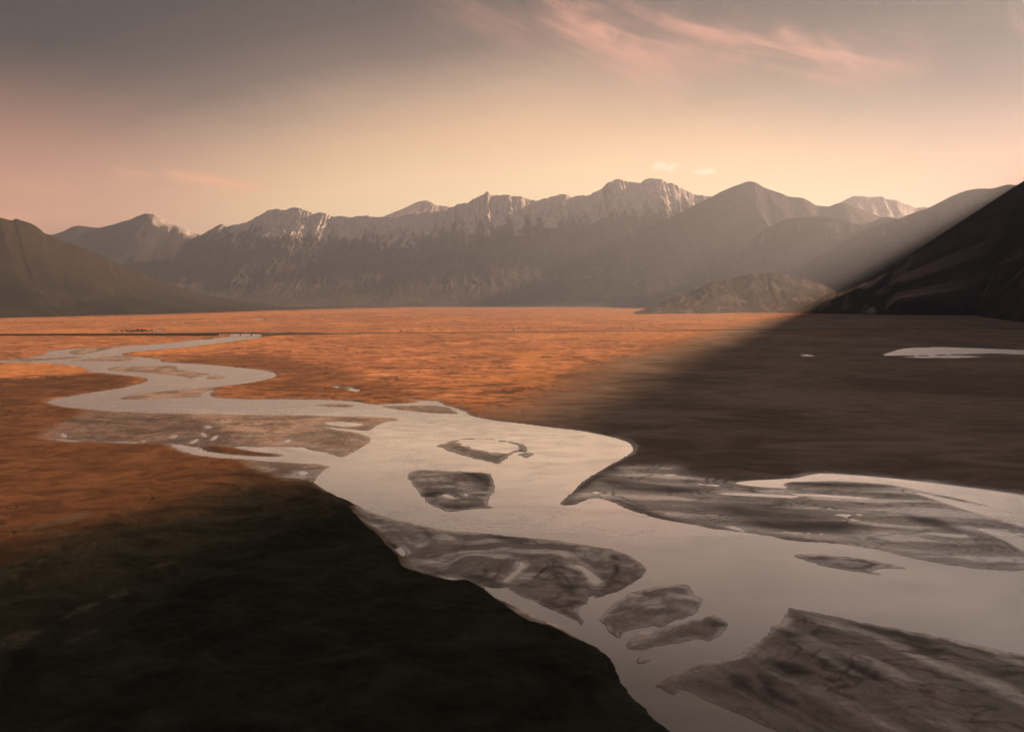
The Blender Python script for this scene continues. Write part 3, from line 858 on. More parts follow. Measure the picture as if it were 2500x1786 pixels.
    # standing film of water: swirls over the low silt, thins out on the drier crowns, closes at the water's edge
    wx, wy = fbm(X / 55, Y / 55, 201, 3) * 26, fbm(X / 55, Y / 55, 203, 3) * 26
    swirl = fbm((X + wx) / 30, (Y + wy) / 12, 205, 6, 0.62)
    longs = fbm((X - 0.17 * Y + wx * .4) / 120, (0.17 * X + Y + wy * .25) / 17, 207, 5, 0.55)
    dv = np.diff(ground(np.array(cr(3, [(1050, 930), (1750, 1260)]))), axis=0)[0]
    dv /= np.linalg.norm(dv)
    low = sstep(bar_sd['b9'], -3, 3)
    combed = fbm((X * dv[0] + Y * dv[1] + wx * .5) / 55, (-X * dv[1] + Y * dv[0] + wy * .35) / 9, 219, 5, 0.5)
    sw = swirl * (1 - rightbar) * (1 - low) + longs * rightbar + (combed * 0.7 - 0.05) * low
    tone = np.clip(0.5 + 1.3 * (fbm((X + wx * 1.4) / 60, (Y + wy * 1.4) / 30, 221, 5, 0.55) * (1 - low) + 0.6 * fbm((X * dv[0] + Y * dv[1] - wx * .9) / 60, (-X * dv[1] + Y * dv[0] - wy * .4) / 13, 223, 5, 0.5) * low), 0, 1)
    edge = 1 - sstep(land + wob * 1.2 + swirl * 4, 0.0, 2.2 * np.clip(sc, 0.6, 2.0) * (1.3 + 2.6 * np.maximum(0, fbm(X / 30, Y / 30, 209, 3) + 0.1)))
    film_a = bar * np.clip(0.18 + 0.20 * rightbar + 0.82 * sstep(sw, -0.10, 0.36) * (0.75 + 0.35 * rightbar), 0, 1)
    seam = np.abs(fbm((X - wx * .5) / 34, (Y - wy * .5) / 17, 215, 4, 0.55))
    seam = (1 - sstep(seam, 0.01, 0.11)) * sstep(fbm(X / 50, Y / 50, 217, 3), -0.05, 0.2) * bar * (1 - sstep(rr, 700, 1000))
    mud = np.maximum(mud, seam * 0.45)
    film_a = np.maximum(film_a, edge * 0.75 * wetb)
    film_a *= (1 - 0.85 * mud) * (1 - 0.7 * strand) * (1 - tc) * (1 - 0.65 * sstep(rr, 480, 700))
    V = np.column_stack([P, z])
    attrs = dict(bar=bar, terrace=ter, grass=grass * (1 - bar), heath=heath, mud=mud * (1 - ter), pale=pale, crack=crack, wet=wet, strand=strand, damp=damp, shade_grey=shade_grey, film=film_a, tone=tone)
    F = grid_faces(len(r), len(a))[:, ::-1].copy()
    e = np.cross(V[F[0, 1]] - V[F[0, 0]], V[F[0, 3]] - V[F[0, 0]])
    if e[2] < 0:
        F = F[:, ::-1].copy()
    mat = make_ground_material()
    # every sandbar in the channel is an object of its own
    owner = np.zeros(len(F), np.int32)
    for i, (k, d) in enumerate(bar_sd.items()):
        near = d[F].max(1) > -np.clip(rr[F[:, 0]] / 300, 0.4, 3) * 2.0
        owner[near & (owner == 0)] = i + 1
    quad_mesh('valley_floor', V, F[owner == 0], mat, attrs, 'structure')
    for i, k in enumerate(bar_sd):
        Fk = F[owner == i + 1]
        if len(Fk):
            o = quad_mesh('sandbar', V, Fk, mat, attrs, 'structure')
            o['label'] = BAR_LABELS[k]
    # water: the river as one level sheet, each pool as a sheet of its own a hair higher
    wm = make_water_material()
    xs = [(-9000, 60), (9000, 60), (9000, 9000), (-9000, 9000)]
    link('river', [(-900, 100, 0), (900, 100, 0), (2200, 2050, 0), (900, 2900, 0), (-2600, 2900, 0), (-2600, 1500, 0)], [(0, 1, 2, 3, 4, 5)], wm, smooth=False, kind='structure')['label'] = 'pale braided river winding across the valley floor'
    for k, px in pools.items():
        g = ground(catmull(px, 4))
        rad = float(np.hypot(*g.mean(0)))
        c = g.mean(0)
        grow = np.clip(rad / 300, 0.6, 6.0) * 1.2
        e = np.roll(g, -1, 0) - np.roll(g, 1, 0)
        nrm = np.stack([e[:, 1], -e[:, 0]], -1)
        nrm /= np.linalg.norm(nrm, axis=1)[:, None] + 1e-9
        area = np.sum(g[:, 0] * np.roll(g[:, 1], -1) - np.roll(g[:, 0], -1) * g[:, 1])
        if area < 0:
            nrm = -nrm
        big = g + nrm * grow
        bm = bmesh.new()
        if k == 'p1':
            big = g
        vs = [bm.verts.new((q[0], q[1], 0.006)) for q in big]
        es = [bm.edges.new((vs[i], vs[(i + 1) % len(vs)])) for i in range(len(vs))]
        bmesh.ops.triangle_fill(bm, edges=es, use_beauty=True)
        for f in bm.faces:
            if f.normal.z < 0:
                f.normal_flip()
        me = bpy.data.meshes.new('pool')
        bm.to_mesh(me)
        bm.free()
        me.materials.append(wm)
        o = bpy.data.objects.new('lake' if k in ('p28', 'p1') else 'pool', me)
        o['kind'] = 'structure'
        C.objects.link(o)


BAR_LABELS = {'b1': 'grey mud island with steep shore in the wide river bend', 'b2': 'dark rimmed shoal with a pale wet middle in the wide bend',
              'b4': 'tiny dark mud islet beside the dark rimmed shoal', 'b5': 'long flat shoal near the right bank of the wide river', 'b6': 'angular grey sandbar below the braided bank',
              'b7': 'oblong grey sandbar beside the angular one', 'b8': 'tiny grey shoal below the oblong sandbar', 'b9': 'large brown sandbar filling the lower right corner',
              'b10': 'brown bar with small pools inside the far bend', 'b11': 'long bar in the far channel above the bend', 'b12': 'grey bar near the far left bank of the channel',
              'b13': 'thin grey bar at the far left edge of the river', 'b14': 'thin shoal in the straight reach of the river', 'b15': 'purple grey spit inside the bank where the river widens'}
build_floor()


# ------------------------------------------------------------------ mountains
def crest_from_photo(pts, depth, n, jag=0.0, seed=0, jag_len=40.0):
    """crest line in the world: silhouette points of the photo set at their distances"""
    p = np.asarray(pts, float)
    cs = catmull(p, 8, closed=False)
    xs = np.linspace(cs[0, 0], cs[-1, 0], n)
    ys = np.interp(xs, cs[:, 0], cs[:, 1])
    if jag:
        ys = ys + jag * (fbm(xs / jag_len, xs * 0 + 0.37, seed, 5, 0.65) + 0.5 * np.abs(fbm(xs / (jag_len * .3), xs * 0 + 3.7, seed + 5, 4, 0.6)))
    dx, dy = np.asarray(depth, float).T
    D = np.interp(xs, dx, dy)
    v = ray(xs, ys)
    t = D / v[:, 1]
    return np.column_stack([v[:, 0] * t, v[:, 1] * t, CAM_H + v[:, 2] * t])


def mountain(name, crest, front, run, back, mat, label, nv=120, nb=16, prof=None, gully=0.10, lam=320.0, seed=1, attrs_fn=None, spur=0.08, name_kind='structure', power=1.25, base_relief=1.0):
    """a range as a height field swept down from its crest to the valley on both sides"""
    n = len(crest)
    front = np.broadcast_to(np.asarray(front, float), (n, 2)).copy()
    front /= np.linalg.norm(front, axis=1)[:, None]
    run = np.broadcast_to(np.asarray(run, float), (n,))
    seg = np.r_[0, np.cumsum(np.hypot(np.diff(crest[:, 0]), np.diff(crest[:, 1])))]
    tf = np.linspace(0, 1, nv) ** 1.15
    tb = -np.linspace(1, 0, nb, endpoint=False)
    tt = np.r_[tb, tf]
    T, S = np.meshgrid(tt, seg, indexing='ij')
    Zc = crest[:, 2][None, :]
    A = np.abs(T)
    if prof is None:
        pr = 0.72 * (1 - A) ** power + 0.28 * (1 - A) ** 2.6
    else:
        pr = np.interp(A, prof[0], prof[1])
    L = np.where(T >= 0, run[None, :], back)
    d = T * L
    X = crest[:, 0][None, :] + front[:, 0][None, :] * d
    Y = crest[:, 1][None, :] + front[:, 1][None, :] * d
    env = np.sin(np.pi * np.clip(A, 0, 1) ** 0.75) ** 0.8
    warp = fbm(S / (lam * 1.3), d / (lam * 1.6), seed + 3, 3) * 0.9
    g1 = ridged(S / lam + warp, d / (lam * 4.0), seed, 5, 0.55)
    g2 = fbm(S / (lam * 3), d / (lam * 3), seed + 40, 4)
    env2 = np.clip(A * 9, 0, 1) * (1 - A)
    env = env * (1 - 0.93 * np.clip(A, 0, 1) ** 0.6) * base_relief + env * (1 - base_relief) * (1 - 0.9 * A ** 0.9)
    Z = pr * Zc + Zc * (gully * (g1 - 0.95) * np.maximum(env, env2 * 0.5) + spur * g2 * env)
    Z = np.where(A >= 0.999, -12.0, Z)
    V = np.column_stack([X.ravel(), Y.ravel(), Z.ravel()])
    F = grid_faces(len(tt), n)
    # orient faces upwards
    e = np.cross(V[F[:, 1]] - V[F[:, 0]], V[F[:, 3]] - V[F[:, 0]])
    if np.mean(e[:, 2]) < 0:
        F = F[:, ::-1]
    dZs = np.gradient(Z, axis=1) / np.maximum(np.gradient(S, axis=1), 1e-3)
    attrs = dict(veg=np.clip(1.4 - 1.6 * pr, 0, 1).ravel(), snow=np.zeros(len(V)), scree=np.zeros(len(V)))
    if attrs_fn:
        attrs_fn(attrs, V, project(V), g1.ravel(), A.ravel(), dZs.ravel(), S.ravel(), d.ravel())
    o = quad_mesh(name, V, F, mat, attrs, name_kind)
    o['label'] = label
    return o, crest


rock_far = make_rock_material('far_rock', (0.062, 0.056, 0.060), (0.12, 0.108, 0.112), (0.052, 0.047, 0.050))
rock_shade = make_rock_material('shade_toned_rock', (0.026, 0.023, 0.023), (0.050, 0.044, 0.043), (0.022, 0.020, 0.018))  # darker albedo stands in for shade on the far left mountain's flanks
rock_mid = make_rock_material('middle_rock', (0.05, 0.042, 0.036), (0.09, 0.076, 0.066), (0.04, 0.034, 0.026), True, (0.22, 0.20, 0.18))
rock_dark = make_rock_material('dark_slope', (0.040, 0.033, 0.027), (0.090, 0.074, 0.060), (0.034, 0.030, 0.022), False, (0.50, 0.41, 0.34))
rock_left_shade = make_rock_material('shade_toned_slope', (0.015, 0.013, 0.010), (0.034, 0.028, 0.021), (0.011, 0.010, 0.007), False)  # near-black colour paints in the shade over the left mountain and its apron


def snow_fn(line_x, line_z, soft=130, gul=420, faces=0.0, seed=3, top=1.0):
    def fn(at, V, px, g1, A, dzs, S, d):
        ln = np.interp(px[:, 0], line_x, line_z)
        nz = fbm(S / 70, d / 300, seed, 5, 0.62) * 160 + fbm(S / 260, d / 400, seed + 9, 3) * 160
        rock = sstep(np.abs(dzs) + 0.5 * fbm(S / 35, d / 90, seed + 2, 4, 0.6), 0.6, 1.2)
        at['snow'] = top * sstep(V[:, 2] + nz - (g1 - 0.75) * gul - ln, -soft, soft * 0.6) * (1 - 0.7 * rock)
    return fn


# the long snow-tipped range across the head of the valley
mm = cr(4, [(1150, 470), (1240, 437), (1290, 410), (1340, 382), (1362, 372), (1410, 383), (1500, 362), (1540, 345), (1580, 325), (1640, 292), (1690, 278), (1760, 282), (1800, 268), (1850, 272), (1890, 288), (1930, 300), (2000, 302), (2060, 322), (2120, 322), (2200, 325), (2273, 316)])[:-1]
mm += cr(5, [(240, 300), (340, 306), (420, 300), (520, 285), (640, 272), (700, 262), (730, 248), (780, 232), (820, 222), (850, 203), (890, 187), (915, 172), (933, 158), (960, 178), (1010, 180), (1055, 175), (1100, 188), (1160, 200), (1220, 210), (1270, 200), (1330, 185), (1390, 178), (1430, 193), (1480, 185), (1530, 182), (1560, 165),
             (1600, 148), (1640, 110), (1690, 87), (1740, 92), (1780, 103), (1830, 108), (1850, 92), (1900, 82), (1950, 85), (1985, 110), (2030, 115), (2070, 135), (2110, 155), (2150, 172), (2200, 180), (2240, 195), (2330, 235), (2500, 330)])
mountain('mountain_range', crest_from_photo(mm, [(400, 10300), (1000, 9600), (1900, 9300)], 1100, 7.0, 5, 30.0), (0.05, -1), 2500, 2600, rock_far,
         'long snow tipped mountain range across the head of the valley', 160, 16, None, 0.075, 150.0, 21,
         snow_fn([450, 560, 700, 850, 950, 1150, 1400, 1500, 1700, 1800], [1330, 1100, 980, 1040, 920, 1130, 1190, 1240, 1370, 1650]), 0.06)
# the white shoulder behind it
mp = cr(5, [(240, 345), (350, 297), (440, 262), (520, 225), (570, 214), (610, 221), (650, 238), (700, 245), (760, 262), (840, 310)])
mountain('mountain', crest_from_photo(mp, [(0, 10500), (2500, 10500)], 220, 1.4, 8, 26.0), (0.05, -1), 2200, 1800, rock_far, 'rounded snowy shoulder left of the jagged crest', 90, 12, None, 0.12, 200.0, 25,
         snow_fn([800, 1100], [900, 950], 120, 300, seed=12))
# far left mountain
mf = cr(4, [(-500, 420), (-200, 440), (100, 465), (220, 462), (320, 437), (350, 428), (400, 410), (440, 390), (490, 380), (530, 385), (600, 393), (650, 385), (700, 372), (760, 355), (810, 340), (840, 325), (890, 308), (950, 308), (990, 330), (1050, 365), (1100, 380), (1150, 400), (1200, 425), (1240, 440), (1330, 480), (1500, 560), (1750, 680)])
mountain('mountain', crest_from_photo(mf, [(-200, 10800), (700, 11200)], 420, 1.3, 31, 30.0), (0.12, -1), 2600, 2200, rock_shade, 'hazy bare mountain with rounded double top at the far left', 110, 14, None, 0.05, 330.0, 33,
         snow_fn([300, 360, 380, 480, 520], [1700, 1500, 1290, 1120, 1300], 70, 200, seed=15, top=0.7))
# rounded dark dome right of the crest
m1 = cr(6, [(150, 380), (330, 290), (470, 215), (540, 182), (600, 150), (640, 133), (680, 118), (730, 100), (755, 97), (790, 105), (830, 130), (870, 145), (930, 165), (970, 182), (1040, 188), (1080, 205), (1120, 230), (1190, 235), (1215, 225), (1270, 214), (1330, 235), (1390, 260), (1440, 280), (1500, 300), (1620, 350), (1800, 420)])
mountain('mountain', crest_from_photo(m1, [(1500, 8700), (2300, 8400)], 420, 1.3, 41, 30.0), (-0.15, -1), 2300, 2300, rock_mid, 'smooth domed mountain right of the snowy crest', 120, 14, None, 0.06, 330.0, 43)
# far white peak at the right
m2 = cr(6, [(1120, 280), (1200, 238), (1270, 205), (1300, 190), (1330, 178), (1370, 176), (1430, 182), (1490, 180), (1520, 192), (1570, 200), (1620, 220), (1680, 243), (1740, 238), (1800, 250), (1950, 300)])
mountain('mountain', crest_from_photo(m2, [(1900, 9900), (2500, 9900)], 240, 0.8, 51, 26.0), (-0.1, -1), 2400, 2200, rock_mid, 'broad snow covered peak far behind the right ridges', 90, 12, None, 0.10, 380.0, 53,
         snow_fn([2000, 2300], [620, 620], 160, 300, seed=19))
# middle hill with pale gullies
m3 = cr(6, [(380, 800), (520, 650), (640, 560), (700, 490), (760, 425), (830, 365), (890, 335), (960, 305), (1060, 292), (1180, 290), (1230, 300), (1310, 320), (1370, 336), (1420, 325), (1500, 294), (1560, 300), (1700, 330), (1900, 400)])


def scree_mid(at, V, px, g1, A, dzs, S, d):
    z = signed(np.array(cr(6, [(690, 500), (840, 372), (960, 330), (1030, 320), (1040, 370), (900, 400), (760, 470)])), px, 60)
    at['scree'] = sstep(z, -8, 14) * sstep(fbm(S / 45, d / 500, 77, 4, 0.6), -0.1, 0.3) * 0.8


mountain('hill', crest_from_photo(m3, [(1700, 7600), (2400, 7000)], 360, 1.2, 61, 30.0), (-0.25, -1), 1700, 1500, rock_mid, 'middle hill with pale gullied slope behind the sunbeam', 120, 14, None, 0.10, 280.0, 63, scree_mid)
# long right ridge
m4 = cr(6, [(760, 800), (900, 690), (1050, 570), (1250, 440), (1400, 360), (1500, 330), (1580, 303), (1650, 275), (1740, 245), (1800, 215), (1880, 175), (1950, 150), (2020, 137), (2080, 137), (2120, 130), (2190, 114), (2240, 118), (2400, 90), (2700, 40)])
mountain('ridge', crest_from_photo(m4, [(2050, 6500), (2500, 6200), (2700, 6000)], 320, 1.0, 71, 30.0), (-0.45, -1), 1700, 1600, rock_mid, 'long smooth ridge rising behind the dark slope', 120, 14, None, 0.09, 320.0, 73)
# low foothill at the end of the sunlit plain
m5 = cr(6, [(110, 822), (180, 800), (230, 780), (330, 740), (440, 702), (520, 662), (580, 648), (640, 636), (760, 610), (900, 606), (1050, 634), (1200, 690), (1400, 810)])


def scree_low(at, V, px, g1, A, dzs, S, d):
    at['scree'] = 0.22 * sstep(fbm(S / 120, d / 140, 87, 4, 0.6), 0.05, 0.3)


mountain('foothill', crest_from_photo(m5, [(1540, 4700), (1800, 5050), (2200, 5400)], 260, 1.6, 81, 22.0), (-0.2, -1), 420, 700, rock_dark, 'low rocky foothill where the sunlit plain ends', 80, 10, None, 0.08, 130.0, 83, scree_low)
# near left mountain with its long apron
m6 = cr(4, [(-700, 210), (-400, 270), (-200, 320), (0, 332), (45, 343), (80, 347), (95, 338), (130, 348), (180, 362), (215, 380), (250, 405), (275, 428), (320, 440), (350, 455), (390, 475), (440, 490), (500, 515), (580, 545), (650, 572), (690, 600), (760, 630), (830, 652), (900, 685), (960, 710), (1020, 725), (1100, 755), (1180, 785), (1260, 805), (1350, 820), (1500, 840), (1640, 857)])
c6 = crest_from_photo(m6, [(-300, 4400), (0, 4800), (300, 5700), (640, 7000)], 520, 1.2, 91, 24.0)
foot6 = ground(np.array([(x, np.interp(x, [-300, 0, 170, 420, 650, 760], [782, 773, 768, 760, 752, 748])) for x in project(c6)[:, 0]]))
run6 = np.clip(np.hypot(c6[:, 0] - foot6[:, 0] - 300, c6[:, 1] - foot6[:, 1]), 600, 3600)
mountain('mountain', c6, np.column_stack([foot6[:, 0] + 300 - c6[:, 0], foot6[:, 1] - c6[:, 1]]), run6, 2200, rock_left_shade, 'dark shade toned mountain sloping down at the left edge', 150, 14,
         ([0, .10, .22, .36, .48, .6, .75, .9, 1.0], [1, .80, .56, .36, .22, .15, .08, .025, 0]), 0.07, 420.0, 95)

# dark right mountain: it goes on beyond the frame towards the viewer and throws the valley's long shadow
bnd = np.array([(578, 1953), (183, 1152), (-16, 695), (-129, 455), (-215, 372), (-330, 150), (-600, -400), (-900, -1000)], float)
tt = np.array([2750, 2950, 2950, 2950, 2950, 2950, 2950, 2950], float)
sh = np.array([SX, SY]) / math.hypot(SX, SY)
hill_out = np.column_stack([bnd + sh[None, :] * tt[:, None], tt * math.tan(R(SUN_EL))])
m7 = [(1890, 764), (1960, 742), (2020, 720)] + cr(6, [(1310, 690), (1450, 630), (1550, 568), (1700, 462), (1800, 382), (1850, 335), (1900, 300), (1960, 265), (2010, 238), (2060, 215), (2100, 190), (2150, 170), (2200, 140), (2240, 115), (2273, 98)])
dep7 = [(1890, 4950), (2050, 5150), (2290, 5300), (2500, 4600)]
cin = crest_from_photo(m7, dep7, 300, 5.0, 101, 26.0)
full = np.vstack([cin[::12], cin[-1:], hill_out])
ln = np.r_[0, np.cumsum(np.hypot(np.diff(full[:, 0]), np.diff(full[:, 1])))]
q = np.r_[np.linspace(0, ln[26], 320), np.linspace(ln[26], ln[-1], 180)[1:]]
fine_l = np.r_[0, np.cumsum(np.hypot(np.diff(cin[:, 0]), np.diff(cin[:, 1])))]
c7 = np.column_stack([np.interp(q, ln, full[:, i]) for i in range(3)])
inside = q <= fine_l[-1]
for i in range(3):
    c7[inside, i] = np.interp(q[inside] / ln[26] * fine_l[-1], fine_l, cin[:, i])
c7[~inside, 2] += 26 * fbm(q[~inside] / 160, q[~inside] * 0, 131, 4)
foot_px = np.array([(1890, 765), (2080, 767), (2200, 770), (2350, 771), (2500, 768)], float)
pj = project(c7)
ft = np.zeros((len(c7), 2))
u = np.clip((pj[:, 0] - 1890) / (2500 - 1890), 0, 1)
fx = 1880 + u * 500
ft_in = ground(np.column_stack([fx, np.interp(fx, foot_px[:, 0], foot_px[:, 1])]))
ft_out = c7[:, :2] + np.array([-0.93, -0.36]) * 1150
out_w = sstep(q, ln[26] * 0.96, ln[26] + 900)[:, None]
ft = ft_in * (1 - out_w) + ft_out * out_w
dirs = ft - c7[:, :2]
run7 = np.hypot(dirs[:, 0], dirs[:, 1])
scree_px = [cr(9, [(640, 1040), (740, 960), (900, 885), (930, 920), (1010, 940), (900, 1030), (820, 1080), (700, 1075)]),
            cr(9, [(1000, 1200), (1100, 1130), (1180, 1095), (1350, 1060), (1470, 1015), (1430, 1070), (1400, 1150), (1270, 1210), (1220, 1170)]),
            cr(9, [(1550, 1195), (1640, 1120), (1740, 1065), (1860, 1040), (1780, 1110), (1650, 1190), (1600, 1240)]),
            cr(9, [(1550, 1290), (1650, 1230), (1870, 1105), (1830, 1190), (1740, 1300), (1600, 1325)]),
            cr(9, [(1020, 1030), (1120, 930), (1230, 920), (1400, 960), (1250, 1000), (1100, 1030)]),
            cr(9, [(1100, 920), (1180, 850), (1240, 760), (1260, 780), (1210, 880), (1150, 930)]),
            cr(9, [(790, 1290), (830, 1255), (890, 1245), (910, 1290), (850, 1310)]),
            cr(9, [(360, 1270), (430, 1215), (500, 1195), (490, 1220), (400, 1270)]),
            cr(9, [(2000, 860), (2130, 800), (2270, 740), (2270, 770), (2120, 830)]),
            cr(9, [(860, 1140), (960, 1070), (1060, 1080), (980, 1120)])]
scree_w = [0.75, 0.9, 0.95, 0.8, 0.5, 0.4, 0.8, 0.5, 0.4, 0.35]


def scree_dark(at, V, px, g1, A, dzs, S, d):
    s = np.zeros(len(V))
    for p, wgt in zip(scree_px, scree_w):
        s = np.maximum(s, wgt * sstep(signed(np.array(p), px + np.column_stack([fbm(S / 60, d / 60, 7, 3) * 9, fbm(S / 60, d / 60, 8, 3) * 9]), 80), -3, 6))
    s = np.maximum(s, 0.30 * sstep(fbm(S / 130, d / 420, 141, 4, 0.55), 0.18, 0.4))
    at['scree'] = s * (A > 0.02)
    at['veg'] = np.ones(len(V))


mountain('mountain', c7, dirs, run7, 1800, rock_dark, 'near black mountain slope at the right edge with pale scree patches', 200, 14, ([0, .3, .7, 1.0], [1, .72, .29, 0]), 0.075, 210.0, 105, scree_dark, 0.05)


# ------------------------------------------------------------------ road embankment and bridge
turf = simple('embankment_turf', (0.030, 0.026, 0.016), 0.95, 0.4, 0.25)
asphalt = simple('asphalt', (0.05, 0.048, 0.045), 0.85, 0.2, 0.3)
concrete = simple('concrete', (0.16, 0.145, 0.13), 0.85, 0.2, 0.5)
steel = simple('weathered_steel', (0.045, 0.04, 0.036), 0.6, 0.2, 0.5)


def box(bm, c, half, ax=(1, 0), bevel=0.0):
    """upright box: centre, half sizes along ax, across ax and up"""
    ux, uy = ax
    vs = []
    for sz in (-1, 1):
        for sx, sy in ((-1, -1), (1, -1), (1, 1), (-1, 1)):
            vs.append(bm.verts.new((c[0] + ux * sx * half[0] - uy * sy * half[1], c[1] + uy * sx * half[0] + ux * sy * half[1], c[2] + sz * half[2])))
    fs = [(3, 2, 1, 0), (4, 5, 6, 7), (0, 1, 5, 4), (1, 2, 6, 5), (2, 3, 7, 6), (3, 0, 4, 7)]
    faces = [bm.faces.new([vs[i] for i in f]) for f in fs]
    if bevel:
        bmesh.ops.bevel(bm, geom=list({e for f in faces for e in f.edges}), offset=bevel, segments=1, affect='EDGES')


def from_bm(name, bm, mat, parent=None, smooth=False):
    me = bpy.data.meshes.new(name)
    bm.to_mesh(me)
    bm.free()
    if smooth:
        me.polygons.foreach_set('use_smooth', [True] * len(me.polygons))
    me.materials.append(mat)
    o = bpy.data.objects.new(name, me)
    C.objects.link(o)
    o.parent = parent
    return o


def thing(name, label, cat, loc, group=None):
    o = bpy.data.objects.new(name, None)
    o.empty_display_size = 1.0
    o.location = loc
    o['label'] = label
    o['category'] = cat
    if group:
        o['group'] = group
    C.objects.link(o)
    return o


road_g = ground(np.array(road_px))
HALF_CROWN, BATTER = 5.0, 1.7


def road_section(p, h, d):
    """points across the embankment from its near foot to its far foot; d is the unit direction across, away from the camera"""
    w = h * BATTER
    offs = [(-0.6, -0.6), (0.0, 0.0), (w * 0.5, h * 0.55), (w, h), (w + 2 * HALF_CROWN, h), (w * 2 + 2 * HALF_CROWN, -0.6)]
    return [(p[0] + d[0] * o, p[1] + d[1] * o, z) for o, z in offs]


def build_road():
    tang = np.gradient(road_g, axis=0)
    tang /= np.linalg.norm(tang, axis=1)[:, None]
    crown = []
    for a, b, lab in ((0, 5, 'dark grassy road embankment left of the bridge'), (6, len(road_g) - 1, 'dark grassy road embankment right of the bridge')):
        verts, faces = [], []
        base = np.linspace(a, b, 90)
        for i, t in enumerate(base):
            k = min(int(t), len(road_g) - 2)
            f = t - k
            p = road_g[k] * (1 - f) + road_g[k + 1] * f
            h = road_h[k] * (1 - f) + road_h[k + 1] * f
            tg = tang[k] * (1 - f) + tang[k + 1] * f
            d = np.array([-tg[1], tg[0]])
            d /= np.linalg.norm(d)
            if d[1] < 0:
                d = -d
            jit = random.uniform(-0.5, 0.5)
            sec = road_section(p, h, d)
            sec[0] = (sec[0][0] - d[0] * jit, sec[0][1] - d[1] * jit, sec[0][2])
            sec[1] = (sec[1][0] - d[0] * jit, sec[1][1] - d[1] * jit, sec[1][2])
            verts += sec
            w = h * BATTER
            crown.append((p + d * (w + 0.8), p + d * (w + 2 * HALF_CROWN - 0.8), h))
        n = 6
        for i in range(len(base) - 1):
            for j in range(n - 1):
                faces.append((i * n + j, (i + 1) * n + j, (i + 1) * n + j + 1, i * n + j + 1))
        faces.append(tuple(range(n)))
        faces.append(tuple(range((len(base) - 1) * n + n - 1, (len(base) - 1) * n - 1, -1)))
        o = link('embankment', verts, faces, turf, smooth=False, kind='structure')
        o['label'] = lab
    for part in (crown[:90], crown[90:]):
        v, f = [], []
        for i, (p, q, h) in enumerate(part):
            v += [(p[0], p[1], h + 0.02), (q[0], q[1], h + 0.02)]
            if i:
                f.append((2 * i - 2, 2 * i, 2 * i + 1, 2 * i - 1))
        link('road', v, f, asphalt, smooth=False, kind='structure')
    # the bridge over the gap
    h = road_h[5]
    mid = lambda c: (c[0] + c[1]) / 2
    A, B = mid(crown[89]), mid(crown[90])
    L = float(np.linalg.norm(B - A))
    ax = (B - A) / L
    cx, cy = (A + B) / 2
    br = thing('bridge', 'long low road bridge with dark girders over the far river', 'bridge', (cx, cy, 0))
    loc = lambda s, t, z: (ax[0] * s - ax[1] * t, ax[1] * s + ax[0] * t, z)
    bm = bmesh.new()
    box(bm, (0, 0, h - 0.25), (L / 2 + 1.5, HALF_CROWN - 0.2, 0.30), ax, 0.05)
    dk = from_bm('deck', bm, asphalt, br)
    for t in (-3.6, -1.2, 1.2, 3.6):
        bm = bmesh.new()
        box(bm, loc(0, t, h - 1.75), (L / 2, 0.35, 1.18), ax, 0.04)
        from_bm('girder', bm, steel, br)
    for t in (-HALF_CROWN + 0.5, HALF_CROWN - 0.5):
        bm = bmesh.new()
        box(bm, loc(0, t, h + 1.05), (L / 2, 0.12, 0.10), ax)
        box(bm, loc(0, t, h + 0.55), (L / 2, 0.08, 0.08), ax)
        rail = from_bm('railing', bm, steel, br)
        bm = bmesh.new()
        for i in range(41):
            box(bm, loc(-L / 2 + L * i / 40, t, h + 0.52), (0.10, 0.15, 0.47), ax)
        from_bm('railing_posts', bm, steel, rail)['kind'] = 'stuff'
    for s in (-0.25, 0.0, 0.25):
        bm = bmesh.new()
        box(bm, loc(L * s, 0, (h - 3.0) / 2 - 1.0), (0.9, 3.9, (h - 3.0) / 2 + 1.05), ax, 0.15)
        pier = from_bm('pier', bm, concrete, br)
    for s in (-1, 1):
        bm = bmesh.new()
        box(bm, loc(s * (L / 2 + 0.4), 0, h / 2 - 1.0), (1.0, HALF_CROWN + 1.5, h / 2 + 0.35), ax, 0.1)
        from_bm('abutment', bm, concrete, br)


build_road()


# ------------------------------------------------------------------ shrubs and trees
leaf_dark = simple('willow_leaf', (0.055, 0.058, 0.022), 0.8, 0.5, 0.6)
leaf_gold = simple('autumn_leaf', (0.12, 0.075, 0.024), 0.8, 0.5, 0.6)
needle = simple('spruce_needle', (0.016, 0.018, 0.011), 0.85, 0.4, 0.3)
bark = simple('bark', (0.06, 0.047, 0.035), 0.9, 0.3, 2.0)


